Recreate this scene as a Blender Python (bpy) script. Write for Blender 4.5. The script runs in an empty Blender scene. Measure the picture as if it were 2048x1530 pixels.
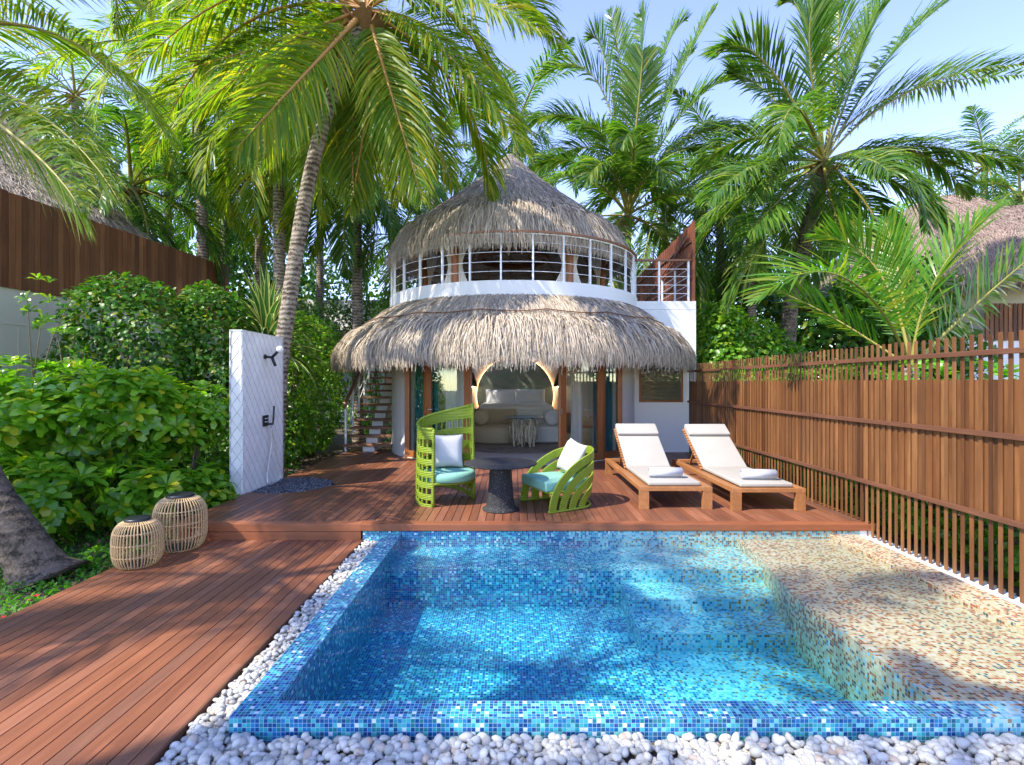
import bpy, math, random
import numpy as np
R = math.radians
FOC, HC, VX, VY = 1050.0, 1.55, 1027.0, 764.0
rng = np.random.default_rng(7)
random.seed(7)
C = bpy.context.scene.collection

def P(x, y, D):
    "world point seen at photo pixel x, y at distance D"
    return np.array([(x-VX)/FOC*D, D, HC-(y-VY)/FOC*D])

def smooth_line(pts, n=40):
    pts = [np.array(p, float) for p in pts]
    p = [2*pts[0]-pts[1]] + pts + [2*pts[-1]-pts[-2]]
    out = []
    segs = len(pts)-1
    for i in range(segs):
        a, b, c, d = p[i:i+4]
        m = max(2, n//segs)
        for k in range(m):
            t = k/m
            out.append(.5*((2*b)+(-a+c)*t+(2*a-5*b+4*c-d)*t*t+(-a+3*b-3*c+d)*t**3))
    out.append(pts[-1])
    return np.array(out)

def wloc(o):
    l = np.zeros(3)
    while o is not None:
        l += np.array(o.location)
        o = o.parent
    return l

def props(o, label=None, cat=None, group=None, kind=None):
    if label: o['label'] = label
    if cat: o['category'] = cat
    if group: o['group'] = group
    if kind: o['kind'] = kind
    return o

def thing(name, label, cat, loc=(0, 0, 0), rotz=0, group=None):
    o = bpy.data.objects.new(name, None)
    C.objects.link(o)
    o.location = loc
    o.rotation_euler = (0, 0, rotz)
    o.empty_display_size = .2
    return props(o, label, cat, group)

def mk(name, V, Fc, mat, parent=None, smooth=False, world=False, uv=False):
    V = np.asarray(V, dtype=np.float32).reshape(-1, 3)
    if world and parent is not None:
        V = V-wloc(parent).astype(np.float32)
    me = bpy.data.meshes.new(name)
    if isinstance(Fc, np.ndarray):
        n, k = Fc.shape
        me.vertices.add(len(V)); me.vertices.foreach_set('co', V.ravel())
        me.loops.add(n*k); me.loops.foreach_set('vertex_index', Fc.astype(np.int32).ravel())
        me.polygons.add(n)
        me.polygons.foreach_set('loop_start', np.arange(0, n*k, k, dtype=np.int32))
        me.polygons.foreach_set('loop_total', np.full(n, k, dtype=np.int32))
        me.update(calc_edges=True)
    else:
        me.from_pydata([tuple(map(float, v)) for v in V], [], [tuple(int(i) for i in f) for f in Fc])
    if smooth:
        me.polygons.foreach_set('use_smooth', [True]*len(me.polygons))
    if uv:
        lay = me.uv_layers.new(name='UVMap')
        d = np.zeros(len(me.loops)*2, dtype=np.float32)
        for p in me.polygons:
            nx, ny, nz = (abs(c) for c in p.normal)
            a, b = (0, 1) if nz >= nx and nz >= ny else ((0, 2) if ny >= nx else (1, 2))
            for li in p.loop_indices:
                co = me.vertices[me.loops[li].vertex_index].co
                d[2*li] = co[a]+31.; d[2*li+1] = co[b]+17.
        lay.data.foreach_set('uv', d)
    me.update()
    me.materials.append(mat)
    o = bpy.data.objects.new(name, me)
    C.objects.link(o)
    if parent is not None: o.parent = parent
    return o

class MB:
    def __init__(s): s.v = []; s.f = []; s.n = 0
    def add(s, V, Fs):
        V = np.asarray(V, float).reshape(-1, 3)
        s.v.append(V)
        s.f += [tuple(i+s.n for i in f) for f in Fs]
        s.n += len(V)
        return s
    def box(s, x0, x1, y0, y1, z0, z1):
        V = [(x, y, z) for z in (z0, z1) for y in (y0, y1) for x in (x0, x1)]
        return s.add(V, [(0, 2, 3, 1), (4, 5, 7, 6), (0, 1, 5, 4), (2, 6, 7, 3), (0, 4, 6, 2), (1, 3, 7, 5)])
    def obox(s, c, size, M=None):
        h = np.array(size)/2.
        V = np.array([(x, y, z) for z in (-h[2], h[2]) for y in (-h[1], h[1]) for x in (-h[0], h[0])])
        if M is not None: V = V @ np.array(M).T
        return s.add(V+np.array(c), [(0, 2, 3, 1), (4, 5, 7, 6), (0, 1, 5, 4), (2, 6, 7, 3), (0, 4, 6, 2), (1, 3, 7, 5)])
    def bar(s, a, b, w, h, up=(0, 0, 1)):
        a = np.array(a, float); b = np.array(b, float)
        d = b-a; L = np.linalg.norm(d); d /= L
        sd = np.cross(d, up)
        if np.linalg.norm(sd) < 1e-3: sd = np.cross(d, (0, 1, 0))
        sd /= np.linalg.norm(sd); u = np.cross(sd, d)
        M = np.stack([d, sd, u], 1)
        return s.obox((a+b)/2, (L, w, h), M)
    def tube(s, pts, r, seg=8, cap=True):
        pts = np.asarray(pts, float); n = len(pts)
        r = np.broadcast_to(np.asarray(r, float), (n,))
        T = np.gradient(pts, axis=0)
        T /= np.linalg.norm(T, axis=1)[:, None]+1e-9
        ref = np.array((0, 0, 1.)) if abs(T[0][2]) < .9 else np.array((1., 0, 0))
        u = np.cross(T[0], ref); u /= np.linalg.norm(u)
        V = []
        for i in range(n):
            u = u-T[i]*np.dot(u, T[i]); u /= np.linalg.norm(u)+1e-9
            w = np.cross(T[i], u)
            for k in range(seg):
                a = 2*math.pi*k/seg
                V.append(pts[i]+r[i]*(u*math.cos(a)+w*math.sin(a)))
        Fs = []
        for i in range(n-1):
            for k in range(seg):
                k2 = (k+1) % seg
                Fs.append((i*seg+k, i*seg+k2, (i+1)*seg+k2, (i+1)*seg+k))
        if cap:
            Fs.append(tuple(range(seg))[::-1]); Fs.append(tuple((n-1)*seg+k for k in range(seg)))
        return s.add(V, Fs)
    def lathe(s, prof, seg=32, c=(0, 0, 0), a0=0, a1=2*math.pi, sx=1, sy=1):
        full = abs(a1-a0-2*math.pi) < 1e-6
        m = seg if full else seg+1
        V = []
        for r, z in prof:
            for k in range(m):
                a = a0+(a1-a0)*k/seg
                V.append((c[0]+sx*r*math.cos(a), c[1]+sy*r*math.sin(a), c[2]+z))
        Fs = []
        for i in range(len(prof)-1):
            for k in range(seg):
                k2 = (k+1) % m if full else k+1
                Fs.append((i*m+k, i*m+k2, (i+1)*m+k2, (i+1)*m+k))
        return s.add(V, Fs)
    def prism(s, poly, z0, z1):
        n = len(poly)
        V = [(x, y, z0) for x, y in poly]+[(x, y, z1) for x, y in poly]
        Fs = [tuple(range(n))[::-1], tuple(range(n, 2*n))]
        for i in range(n):
            j = (i+1) % n
            Fs.append((i, j, n+j, n+i))
        return s.add(V, Fs)
    def pillow(s, w, h, t, M=None, c=(0, 0, 0), n=12, pinch=.12):
        "soft square cushion in local xz, thickness along y"
        V = []; Fs = []
        for sgn in (-1, 1):
            for i in range(n+1):
                for j in range(n+1):
                    u = -1+2*i/n; v = -1+2*j/n
                    q = (1-u**4)*(1-v**4)
                    x = u*w/2*(1-pinch*(1-abs(u))*0-pinch*(1-v*v)*abs(u)*.6)
                    z = v*h/2*(1-pinch*(1-u*u)*abs(v)*.6)
                    y = sgn*t/2*(max(q, 0)**.55+.0)
                    V.append((x, y+sgn*.004, z))
        m = (n+1)
        for q in (0, 1):
            o = q*m*m
            for i in range(n):
                for j in range(n):
                    f = (o+i*m+j, o+(i+1)*m+j, o+(i+1)*m+j+1, o+i*m+j+1)
                    Fs.append(f if q == 0 else f[::-1])
        rim = [(i, 0) for i in range(n)]+[(n, j) for j in range(n)]+[(i, n) for i in range(n, 0, -1)]+[(0, j) for j in range(n, 0, -1)]
        for a in range(len(rim)):
            p, q = rim[a], rim[(a+1) % len(rim)]
            i0, i1 = p[0]*m+p[1], q[0]*m+q[1]
            Fs.append((i0, m*m+i0, m*m+i1, i1))
        V = np.array(V)
        if M is not None: V = V @ np.array(M).T
        return s.add(V+np.array(c), Fs)
    def build(s, name, mat, parent=None, smooth=False, world=False, uv=False, bevel=0):
        V = np.concatenate(s.v)
        o = mk(name, V, s.f, mat, parent, smooth, world, uv)
        if bevel:
            m = o.modifiers.new('bevel', 'BEVEL'); m.width = bevel; m.segments = 2; m.limit_method = 'ANGLE'
        return o

def rot(ax, a):
    c, s = math.cos(a), math.sin(a)
    return np.array({'x': [[1, 0, 0], [0, c, -s], [0, s, c]], 'y': [[c, 0, s], [0, 1, 0], [-s, 0, c]], 'z': [[c, -s, 0], [s, c, 0], [0, 0, 1]]}[ax])

# ---------------------------------------------------------------- materials
M = {}
class NT:
    def __init__(s, name):
        s.m = bpy.data.materials.new(name); s.m.use_nodes = True
        s.t = s.m.node_tree; s.t.nodes.clear()
        s.out = s.t.nodes.new('ShaderNodeOutputMaterial')
        M[name] = s.m
    def n(s, typ, **kw):
        nd = s.t.nodes.new('ShaderNode'+typ)
        for k, v in kw.items():
            if k == 'inp':
                for a, b in v.items():
                    if hasattr(b, 'is_output') or isinstance(b, bpy.types.NodeSocket): s.t.links.new(b, nd.inputs[a])
                    else: nd.inputs[a].default_value = b
            else: setattr(nd, k, v)
        return nd
    def math(s, op, a, b=0., c=0.):
        return s.n('Math', operation=op, inp={0: a, 1: b, 2: c}).outputs[0]
    def noise(s, vec, scale, detail=3, rough=.5, out=0):
        return s.n('TexNoise', inp={'Vector': vec, 'Scale': scale, 'Detail': detail, 'Roughness': rough}).outputs[out]
    def mapv(s, vec, scale=(1, 1, 1)):
        return s.n('Mapping', inp={'Vector': vec, 'Scale': scale}).outputs[0]
    def ramp(s, fac, cols, interp='LINEAR'):
        r = s.n('ValToRGB'); r.color_ramp.interpolation = interp
        e = r.color_ramp.elements
        while len(e) < len(cols): e.new(.5)
        for i, (p, c) in enumerate(cols):
            e[i].position = p; e[i].color = (*c, 1)
        s.t.links.new(fac, r.inputs[0])
        return r.outputs[0]
    def mix(s, f, a, b, mode='MIX'):
        nd = s.n('Mix', data_type='RGBA', blend_type=mode)
        for i, v in ((0, f), (6, a), (7, b)):
            if isinstance(v, bpy.types.NodeSocket): s.t.links.new(v, nd.inputs[i])
            else: nd.inputs[i].default_value = (*v, 1) if isinstance(v, tuple) and len(v) == 3 else v
        return nd.outputs[2]
    def bump(s, h, strength=.3, dist=.01):
        return s.n('Bump', inp={'Height': h, 'Strength': strength, 'Distance': dist}).outputs[0]
    def end(s, sh, vol=None):
        s.t.links.new(sh, s.out.inputs[0]); return s.m
    def pbr(s, col, rough=.5, spec=.5, nor=None, metal=0., coat=0., **kw):
        b = s.n('BsdfPrincipled')
        for k, v in (('Base Color', col), ('Roughness', rough), ('Specular IOR Level', spec), ('Metallic', metal), ('Coat Weight', coat)):
            if isinstance(v, bpy.types.NodeSocket): s.t.links.new(v, b.inputs[k])
            else: b.inputs[k].default_value = (*v, 1) if isinstance(v, tuple) else v
        if nor is not None: s.t.links.new(nor, b.inputs['Normal'])
        for k, v in kw.items(): b.inputs[k.replace('_', ' ')].default_value = v
        return s.end(b.outputs[0])
    def pos(s): return s.n('NewGeometry').outputs['Position']
    def obj(s): return s.n('TexCoord').outputs['Object']
    def isl(s): return s.n('NewGeometry').outputs['Random Per Island']
    def col(s, c): 
        r = s.n('RGB'); r.outputs[0].default_value = (*c, 1); return r.outputs[0]

def m_wood(name, cols, axis='y', rough=.45, grain=1., dark=.55, bands=0, wear=.5):
    t = NT(name); p = t.pos()
    sc = {'y': (28, 1.6, 28), 'z': (28, 28, 1.6), 'x': (1.6, 28, 28)}[axis]
    isl = t.isl()
    off = t.n('VectorMath', operation='ADD', inp={0: p}).outputs[0]
    nd = off.node
    cmb = t.n('CombineXYZ', inp={0: t.math('MULTIPLY', isl, 7.), 1: t.math('MULTIPLY', isl, 31.), 2: t.math('MULTIPLY', isl, 13.)}).outputs[0]
    t.t.links.new(cmb, nd.inputs[1])
    g = t.noise(t.mapv(off, sc), grain, 5, .6)
    base = t.ramp(isl, [(i/(len(cols)-1), c) for i, c in enumerate(cols)])
    stain = t.noise(p, 1.3, 4, .6)
    c = t.mix(t.math('MULTIPLY', g, 1.), base, t.mix(1., base, (dark, dark, dark), 'MULTIPLY'))
    c = t.mix(t.n('MapRange', inp={0: stain, 1: .42, 2: .7, 3: 0., 4: .45}).outputs[0], c, t.mix(1., c, (.62, .60, .62), 'MULTIPLY'))
    wn = t.noise(t.mapv(off, tuple(q*.12+.4 for q in sc)), 1.6, 4, .65)
    c = t.mix(t.n('MapRange', inp={0: wn, 1: .50, 2: .72, 3: 0., 4: wear}).outputs[0], c, t.mix(1., c, (1.75, 1.85, 1.9), 'MULTIPLY'))
    h = g
    if bands:
        sx = t.n('SeparateXYZ', inp={0: p}).outputs[0]
        h = t.math('ADD', t.math('MULTIPLY', g, .5), t.math('SINE', t.math('MULTIPLY', sx, bands)))
    t.pbr(c, rough, .4, t.bump(h, .25, .003))

def m_leaf(name, cols, trans=.35, rough=.35, spec=.5, tcol=None, scale=0, streak=None):
    t = NT(name)
    isl = t.isl()
    c = t.ramp(isl, [(i/(len(cols)-1), k) for i, k in enumerate(cols)])
    ns = t.noise(t.pos(), 1.7, 2)
    c = t.mix(t.n('MapRange', inp={0: ns, 1: .35, 2: .7}).outputs[0], c, t.mix(1., c, (.75, .85, .6), 'MULTIPLY'))
    b = t.n('BsdfPrincipled', inp={'Roughness': rough, 'Specular IOR Level': spec})
    t.t.links.new(c, b.inputs['Base Color'])
    tr = t.n('BsdfTranslucent')
    t.t.links.new(t.mix(1., c, tcol or (1.7, 1.9, .6), 'MULTIPLY'), tr.inputs[0])
    mx = t.n('MixShader', inp={0: trans, 1: b.outputs[0], 2: tr.outputs[0]})
    t.end(mx.outputs[0])

def m_plain(name, col, rough=.5, spec=.5, noise=0., nscale=20, bump=0, bscale=60, metal=0., coat=0.):
    t = NT(name); c = t.col(col)
    if noise:
        f = t.noise(t.pos(), nscale, 4, .6)
        c = t.mix(f, t.mix(1., c, (1-noise, 1-noise, 1-noise), 'MULTIPLY'), t.mix(1., c, (1+noise*.6, 1+noise*.6, 1+noise*.6), 'MULTIPLY'))
    nor = t.bump(t.noise(t.pos(), bscale, 4, .6), bump, .004) if bump else None
    t.pbr(c, rough, spec, nor, metal, coat)

def m_emit(name, col, s):
    t = NT(name); t.end(t.n('Emission', inp={0: (*col, 1), 1: s}).outputs[0])

def m_mosaic(name, x0, x1, slo=.45, shi=1., pitch=.0215):
    t = NT(name)
    uv = t.n('TexCoord').outputs['UV']
    s = t.n('SeparateXYZ', inp={0: uv})
    u = t.math('DIVIDE', s.outputs[0], pitch); v = t.math('DIVIDE', s.outputs[1], pitch)
    fu = t.math('FLOOR', u); fv = t.math('FLOOR', v)
    cell = t.n('CombineXYZ', inp={0: fu, 1: fv}).outputs[0]
    w1 = t.n('TexWhiteNoise', noise_dimensions='2D', inp={'Vector': cell}).outputs[0]
    cell2 = t.n('CombineXYZ', inp={0: t.math('ADD', fu, 91.3), 1: t.math('ADD', fv, 13.7)}).outputs[0]
    w2 = t.n('TexWhiteNoise', noise_dimensions='2D', inp={'Vector': cell2}).outputs[0]
    px = t.n('SeparateXYZ', inp={0: t.pos()})
    xx = t.math('ADD', px.outputs[0], t.math('MULTIPLY', t.math('SUBTRACT', px.outputs[1], 4.), .12))
    g = t.n('MapRange', interpolation_type='SMOOTHSTEP', inp={0: xx, 1: x0, 2: x1}).outputs[0]
    blue = t.ramp(w1, [(0, (.008, .07, .23)), (.16, (.01, .12, .33)), (.30, (.02, .21, .43)), (.44, (.015, .20, .23)), (.57, (.025, .34, .40)), (.71, (.06, .46, .48)), (.83, (.012, .10, .20)), (.88, (.18, .62, .60)), (.955, (.7, .78, .82))], 'CONSTANT')
    sand = t.ramp(w1, [(0, (.56, .45, .25)), (.3, (.62, .54, .36)), (.45, (.52, .36, .17)), (.58, (.58, .49, .38)), (.66, (.36, .10, .03)), (.82, (.42, .17, .06)), (.9, (.12, .07, .04)), (.95, (.05, .13, .14))], 'CONSTANT')
    mid = t.ramp(w1, [(0, (.20, .55, .60)), (.3, (.34, .64, .64)), (.5, (.46, .64, .56)), (.64, (.05, .3, .42)), (.75, (.12, .42, .52)), (.85, (.3, .22, .12)), (.91, (.03, .16, .3))], 'CONSTANT')
    lt = lambda a, b: t.math('LESS_THAN', a, b)
    c = t.mix(lt(w2, t.n('MapRange', inp={0: g, 1: 0., 2: .5}).outputs[0]), blue, mid)
    c = t.mix(lt(w2, t.n('MapRange', inp={0: g, 1: slo, 2: shi}).outputs[0]), c, sand)
    mot = t.noise(t.n('VectorMath', operation='MULTIPLY', inp={0: uv, 1: (130, 400, 1)}).outputs[0], 1., 3)
    c = t.mix(t.math('MULTIPLY', mot, .45), c, t.mix(1., c, (.55, .62, .75), 'MULTIPLY'))
    gu = t.math('MINIMUM', t.math('FRACT', u), t.math('SUBTRACT', 1., t.math('FRACT', u)))
    gv = t.math('MINIMUM', t.math('FRACT', v), t.math('SUBTRACT', 1., t.math('FRACT', v)))
    gr = t.math('MINIMUM', gu, gv)
    isg = lt(gr, .045)
    grout = t.mix(g, (.30, .48, .58), (.50, .48, .40))
    c = t.mix(isg, c, grout)
    rough = t.n('MapRange', inp={0: isg, 3: .16, 4: .7}).outputs[0]
    hb = t.n('MapRange', inp={0: gr, 1: .02, 2: .09}).outputs[0]
    t.pbr(c, rough, .6, t.bump(hb, .3, .002))

def make_materials():
    deckc = [(.22, .080, .040), (.33, .122, .058), (.27, .100, .050), (.38, .150, .078), (.24, .105, .062)]
    m_wood('deck', deckc, 'y', .42, 1., .5, bands=900)
    m_wood('deck_dark', [(.17, .068, .038), (.28, .102, .050), (.22, .085, .046), (.34, .135, .070), (.16, .072, .048)], 'y', .42, 1., .5)
    m_wood('fascia', [(.27, .088, .038), (.36, .125, .052)], 'x', .45, 1., .6)
    m_wood('slat', [(.115, .042, .014), (.25, .105, .036), (.18, .068, .022), (.30, .135, .050), (.09, .034, .013)], 'z', .5, 1., .4, wear=.8)
    m_wood('old_slat', [(.17, .060, .022), (.32, .125, .048), (.24, .088, .034), (.40, .17, .07), (.14, .05, .02)], 'z', .7, .7, .35)
    m_wood('red_slat', [(.20, .06, .03), (.30, .09, .04), (.25, .075, .035)], 'z', .6, 1., .4)
    m_wood('rail', [(.17, .07, .036), (.20, .085, .045)], 'y', .6, 1., .5)
    m_wood('teak', [(.36, .15, .05), (.44, .19, .07), (.39, .165, .06)], 'y', .45, 1., .55)
    m_wood('door_wood', [(.33, .115, .035), (.38, .14, .045)], 'z', .38, 1., .6)
    m_wood('tread', [(.24, .12, .07), (.32, .17, .10)], 'x', .5, 1., .5)
    m_wood('handrail', [(.25, .10, .045), (.3, .12, .05)], 'x', .45, 1., .6)
    m_wood('rafter', [(.34, .20, .10), (.42, .26, .14)], 'z', .6, 1., .6)
    m_plain('white_wall', (.72, .72, .71), .75, .3, .05, 1.5, .25, 25)
    m_plain('white_metal', (.78, .80, .82), .35, .5)
    m_plain('steel', (.55, .56, .58), .3, .5, metal=.9)
    m_plain('beige_wall', (.58, .55, .47), .8, .3, .06, 2., .1, 30)
    m_plain('shingle_shade', (.42, .42, .42), .9, .1)  # grey of the shade lines painted between the shower shingles
    t = NT('shingle'); i = t.isl()
    t.pbr(t.ramp(i, [(0, (.74, .74, .72)), (.5, (.79, .79, .77)), (1, (.83, .83, .81))]), .6, .35)
    m_plain('black', (.012, .014, .018), .4, .5)
    m_plain('globe', (.85, .86, .88), .25, .5)
    m_plain('cushion', (.355, .335, .30), .9, .2, .10, 5, .3, 500)
    m_plain('linen', (.56, .55, .54), .9, .2, .04, 6, .2, 300)
    m_plain('bed_linen', (.86, .86, .87), .9, .2, .04, 6, .2, 300)
    m_plain('towel', (.48, .49, .53), .95, .1, .08, 60, .9, 260)
    m_plain('teal_fabric', (.20, .42, .33), .85, .25, .08, 10, .3, 500)
    m_plain('sofa_gold', (.62, .52, .34), .85, .2, .1, 10, .3, 300)
    m_plain('sofa_white', (.82, .81, .78), .85, .2, .05, 10, .4, 120)
    m_plain('curtain', (.025, .19, .24), .8, .2, .1, 8)
    m_plain('sheer', (.78, .74, .68), .9, .1, .06, 6)
    m_plain('driftwood', (.72, .64, .48), .8, .2, .15, 20, .5, 50)
    m_plain('stone_floor', (.66, .60, .52), .6, .3, .1, 3, .1, 40)
    m_plain('interior', (.85, .82, .77), .8, .2, .05, 3, .1, 80)
    m_plain('soil', (.14, .11, .08), .95, .1, .5, 5, .8, 22)
    m_plain('white_coat', (.78, .78, .77), .6, .3)
    m_plain('bark_small', (.17, .125, .085), .85, .2, .4, 30, .8, 60)
    m_plain('rattan', (.55, .38, .19), .55, .35, .25, 30, .3, 90)
    m_plain('rattan_tie', (.32, .17, .07), .6, .35, .2, 40)
    m_plain('yellow_flower', (.7, .02, .03), .6, .3)
    m_plain('dark_glass', (.02, .025, .03), .08, .6)
    # pebbles
    t = NT('pebble'); i = t.isl(); p = t.pos()
    c = t.ramp(i, [(0, (.34, .32, .26)), (.3, (.48, .46, .39)), (.93, (.62, .59, .52)), (1, (.46, .32, .20))])
    c = t.mix(t.math('MULTIPLY', t.noise(p, 60, 4), .35), c, (.5, .5, .45))
    t.pbr(c, .55, .35, t.bump(t.noise(p, 160, 3), .2, .003))
    t = NT('dark_pebble'); i = t.isl()
    t.pbr(t.ramp(i, [(0, (.03, .033, .04)), (.7, (.085, .09, .10)), (1, (.22, .23, .25))]), .35, .5)
    # granite
    t = NT('granite'); p = t.pos()
    v = t.noise(p, 110, 2, .8); v2 = t.noise(p, 70, 3)
    c = t.ramp(v, [(0, (.010, .010, .011)), (.52, (.018, .018, .020)), (.59, (.06, .06, .062)), (.74, (.22, .22, .22))])
    t.pbr(c, .75, .2, t.bump(v, .5, .002))
    # woven green
    t = NT('weave'); p = t.obj()
    s = t.n('SeparateXYZ', inp={0: p})
    w = t.math('SINE', t.math('MULTIPLY', s.outputs[2], 300.))
    n2 = t.noise(t.mapv(p, (40, 40, 260)), 1., 2)
    c = t.mix(n2, (.15, .225, .008), (.27, .35, .025))
    c = t.mix(t.n('MapRange', inp={0: w, 1: -1., 2: .1, 3: .85, 4: 0.}).outputs[0], c, (.09, .14, .004))
    t.pbr(c, .5, .4, t.bump(w, .6, .003))
    t = NT('wrap'); p = t.n('TexCoord').outputs['UV']
    s = t.n('SeparateXYZ', inp={0: p})
    w = t.math('SINE', t.math('MULTIPLY', s.outputs[0], 6.283/.021))
    br = t.math('GREATER_THAN', t.noise(t.mapv(p, (95, 30, 1)), 1., 1), .63)
    c = t.mix(t.n('MapRange', inp={0: w, 1: -1., 2: .1, 3: .8, 4: 0.}).outputs[0], (.25, .335, .025), (.08, .125, .005))
    c = t.mix(t.math('MULTIPLY', br, .55), c, (.11, .18, .008))
    t.pbr(c, .5, .4, t.bump(w, .6, .003))
    # thatch
    for nm, cols in (('thatch', [(.28, .22, .16), (.53, .445, .34), (.37, .30, .225), (.65, .565, .45), (.13, .10, .072), (.49, .41, .315)]),
                     ('thatch_pink', [(.20, .14, .11), (.34, .25, .205), (.27, .19, .15), (.40, .31, .26)])):
        t = NT(nm); i = t.isl()
        c = t.ramp(i, [(k/(len(cols)-1), x) for k, x in enumerate(cols)])
        t.pbr(c, .8, .25)
    t = NT('thatch_base'); p = t.pos()
    t.pbr(t.ramp(t.noise(p, 14, 5, .7), [(.3, (.10, .08, .06)), (.7, (.26, .22, .17))]), .9, .1, t.bump(t.noise(p, 50, 4), .8, .02))
    t = NT('thatch_under'); p = t.pos()
    t.pbr(t.ramp(t.noise(t.mapv(p, (6, 6, 18)), 2., 4, .7), [(.3, (.30, .24, .19)), (.7, (.62, .53, .43))]), .9, .1, t.bump(t.noise(p, 50, 4), .6, .02))
    # palm trunk
    for nm, a, b in (('palm_bark', (.28, .235, .19), (.08, .058, .042)), ('dark_bark', (.13, .10, .075), (.030, .026, .018))):
        t = NT(nm); p = t.pos()
        s = t.n('SeparateXYZ', inp={0: p})
        ns = t.noise(p, 6., 4, .7); nf = t.noise(p, 38., 3, .7)
        w = t.math('SINE', t.math('ADD', t.math('MULTIPLY', s.outputs[2], 72.), t.math('MULTIPLY', ns, 14.)))
        f = t.math('ADD', t.math('MULTIPLY', ns, .55), t.math('ADD', t.math('MULTIPLY', nf, .35), t.math('MULTIPLY', w, .075 if nm == 'palm_bark' else .03)))
        t.pbr(t.ramp(f, [(.36, b), (.47, a), (.60, tuple(min(1, x*1.35) for x in a))]), .85, .2, t.bump(t.math('ADD', w, t.math('MULTIPLY', nf, 2.)), .5, .01))
    m_plain('fibre', (.24, .14, .07), .9, .1, .4, 20, .6, 60)
    m_plain('rachis', (.26, .24, .05), .5, .4, .2, 5)
    m_plain('rachis_orange', (.42, .22, .06), .5, .4, .2, 5)
    m_leaf('palm_pale', [(.05, .14, .022), (.09, .19, .03), (.15, .25, .04), (.07, .16, .03), (.30, .32, .09)], .42, .3, .5)  # paler green than palm_green, with some straw-yellow leaflets
    m_leaf('palm_green', [(.035, .115, .020), (.065, .17, .025), (.11, .22, .03), (.05, .14, .025), (.20, .26, .035)], .38, .33, .45)
    m_leaf('palm_yellow', [(.09, .19, .018), (.16, .26, .02), (.29, .33, .025), (.12, .22, .02), (.48, .38, .035)], .5, .42, .3)
    m_leaf('palm_dark', [(.04, .11, .025), (.075, .16, .03), (.12, .20, .04), (.17, .22, .06)], .38, .4, .3)
    m_leaf('palm_young', [(.05, .16, .02), (.09, .22, .03), (.13, .26, .03), (.28, .28, .04)], .45, .33, .45)
    m_leaf('palm_dry', [(.33, .30, .13), (.42, .36, .18), (.30, .22, .10)], .35, .6, .2)
    m_leaf('leaf_big', [(.10, .25, .022), (.15, .34, .028), (.24, .44, .035), (.11, .28, .025), (.32, .48, .04), (.16, .36, .03), (.55, .48, .03)], .48, .24, .6)
    m_leaf('leaf_bright', [(.09, .26, .02), (.13, .34, .03), (.18, .40, .04), (.26, .42, .05)], .42, .3, .5)
    m_leaf('leaf_dark', [(.03, .11, .014), (.055, .165, .018), (.085, .21, .022), (.042, .14, .016), (.22, .24, .02)], .34, .42, .35)
    m_leaf('leaf_mid', [(.05, .15, .015), (.085, .22, .02), (.14, .30, .025), (.19, .35, .03), (.30, .38, .03)], .38, .32, .5)
    m_leaf('leaf_dry', [(.20, .12, .06), (.30, .20, .10), (.14, .09, .05)], .1, .8, .1)
    m_leaf('grass_leaf', [(.06, .20, .02), (.10, .28, .03), (.16, .34, .04)], .4, .5, .3)
    t = NT('pandanus'); uv = t.n('TexCoord').outputs['UV']
    s = t.n('SeparateXYZ', inp={0: uv})
    e = t.math('GREATER_THAN', t.math('ABSOLUTE', t.math('SUBTRACT', s.outputs[0], .5)), .33)
    c = t.mix(e, (.05, .16, .03), (.55, .58, .16))
    b = t.n('BsdfPrincipled', inp={'Roughness': .35}); t.t.links.new(c, b.inputs['Base Color'])
    tr = t.n('BsdfTranslucent'); t.t.links.new(c, tr.inputs[0])
    t.end(t.n('MixShader', inp={0: .3, 1: b.outputs[0], 2: tr.outputs[0]}).outputs[0])
    m_mosaic('mosaic', .3, 2.5, .62, 1.6)
    m_mosaic('mosaic_shelf', 1.2, 2.35)
    m_mosaic('mosaic_front', 1.6, 3.1)
    # window glass: symmetric Schlick reflection over clear transmission
    for nm, f0, tint in (('glass', .10, (.86, .92, .92)), ('glass_top', .08, (.55, .72, .82))):
        t = NT(nm)
        g = t.n('NewGeometry')
        dt = t.math('ABSOLUTE', t.n('VectorMath', operation='DOT_PRODUCT', inp={0: g.outputs['Incoming'], 1: g.outputs['Normal']}).outputs['Value'])
        fr = t.math('ADD', t.math('MULTIPLY', t.math('POWER', t.math('SUBTRACT', 1., dt), 5.), 1-f0), f0)
        tr = t.n('BsdfTransparent', inp={0: (*tint, 1)}); gl = t.n('BsdfGlossy', inp={'Roughness': .02})
        t.end(t.n('MixShader', inp={0: fr, 1: tr.outputs[0], 2: gl.outputs[0]}).outputs[0])
    # water
    t = NT('water')
    p = t.pos()
    h = t.math('ADD', t.math('MULTIPLY', t.noise(p, 2.2, 3, .5), 1.), t.math('MULTIPLY', t.noise(p, 9., 3, .5), .22))
    bn = t.bump(h, .6, .035)
    g = t.n('NewGeometry')
    dt = t.math('ABSOLUTE', t.n('VectorMath', operation='DOT_PRODUCT', inp={0: g.outputs['Incoming'], 1: bn}).outputs['Value'])
    fr = t.math('ADD', t.math('MULTIPLY', t.math('POWER', t.math('SUBTRACT', 1., dt), 5.), .98), .02)
    tr = t.n('BsdfTransparent', inp={0: (1, 1, 1, 1)}); gl = t.n('BsdfGlossy', inp={'Roughness': .03, 'Normal': bn})
    mx = t.n('MixShader', inp={0: fr, 1: tr.outputs[0], 2: gl.outputs[0]})
    t.end(mx.outputs[0])
    va = t.n('VolumeAbsorption', inp={0: (.20, .88, .95, 1), 1: .95})
    t.t.links.new(va.outputs[0], t.out.inputs[1])
    m_emit('led', (1., .50, .20), 3.2)
    m_emit('bulb', (1., .74, .45), 8.)
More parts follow.
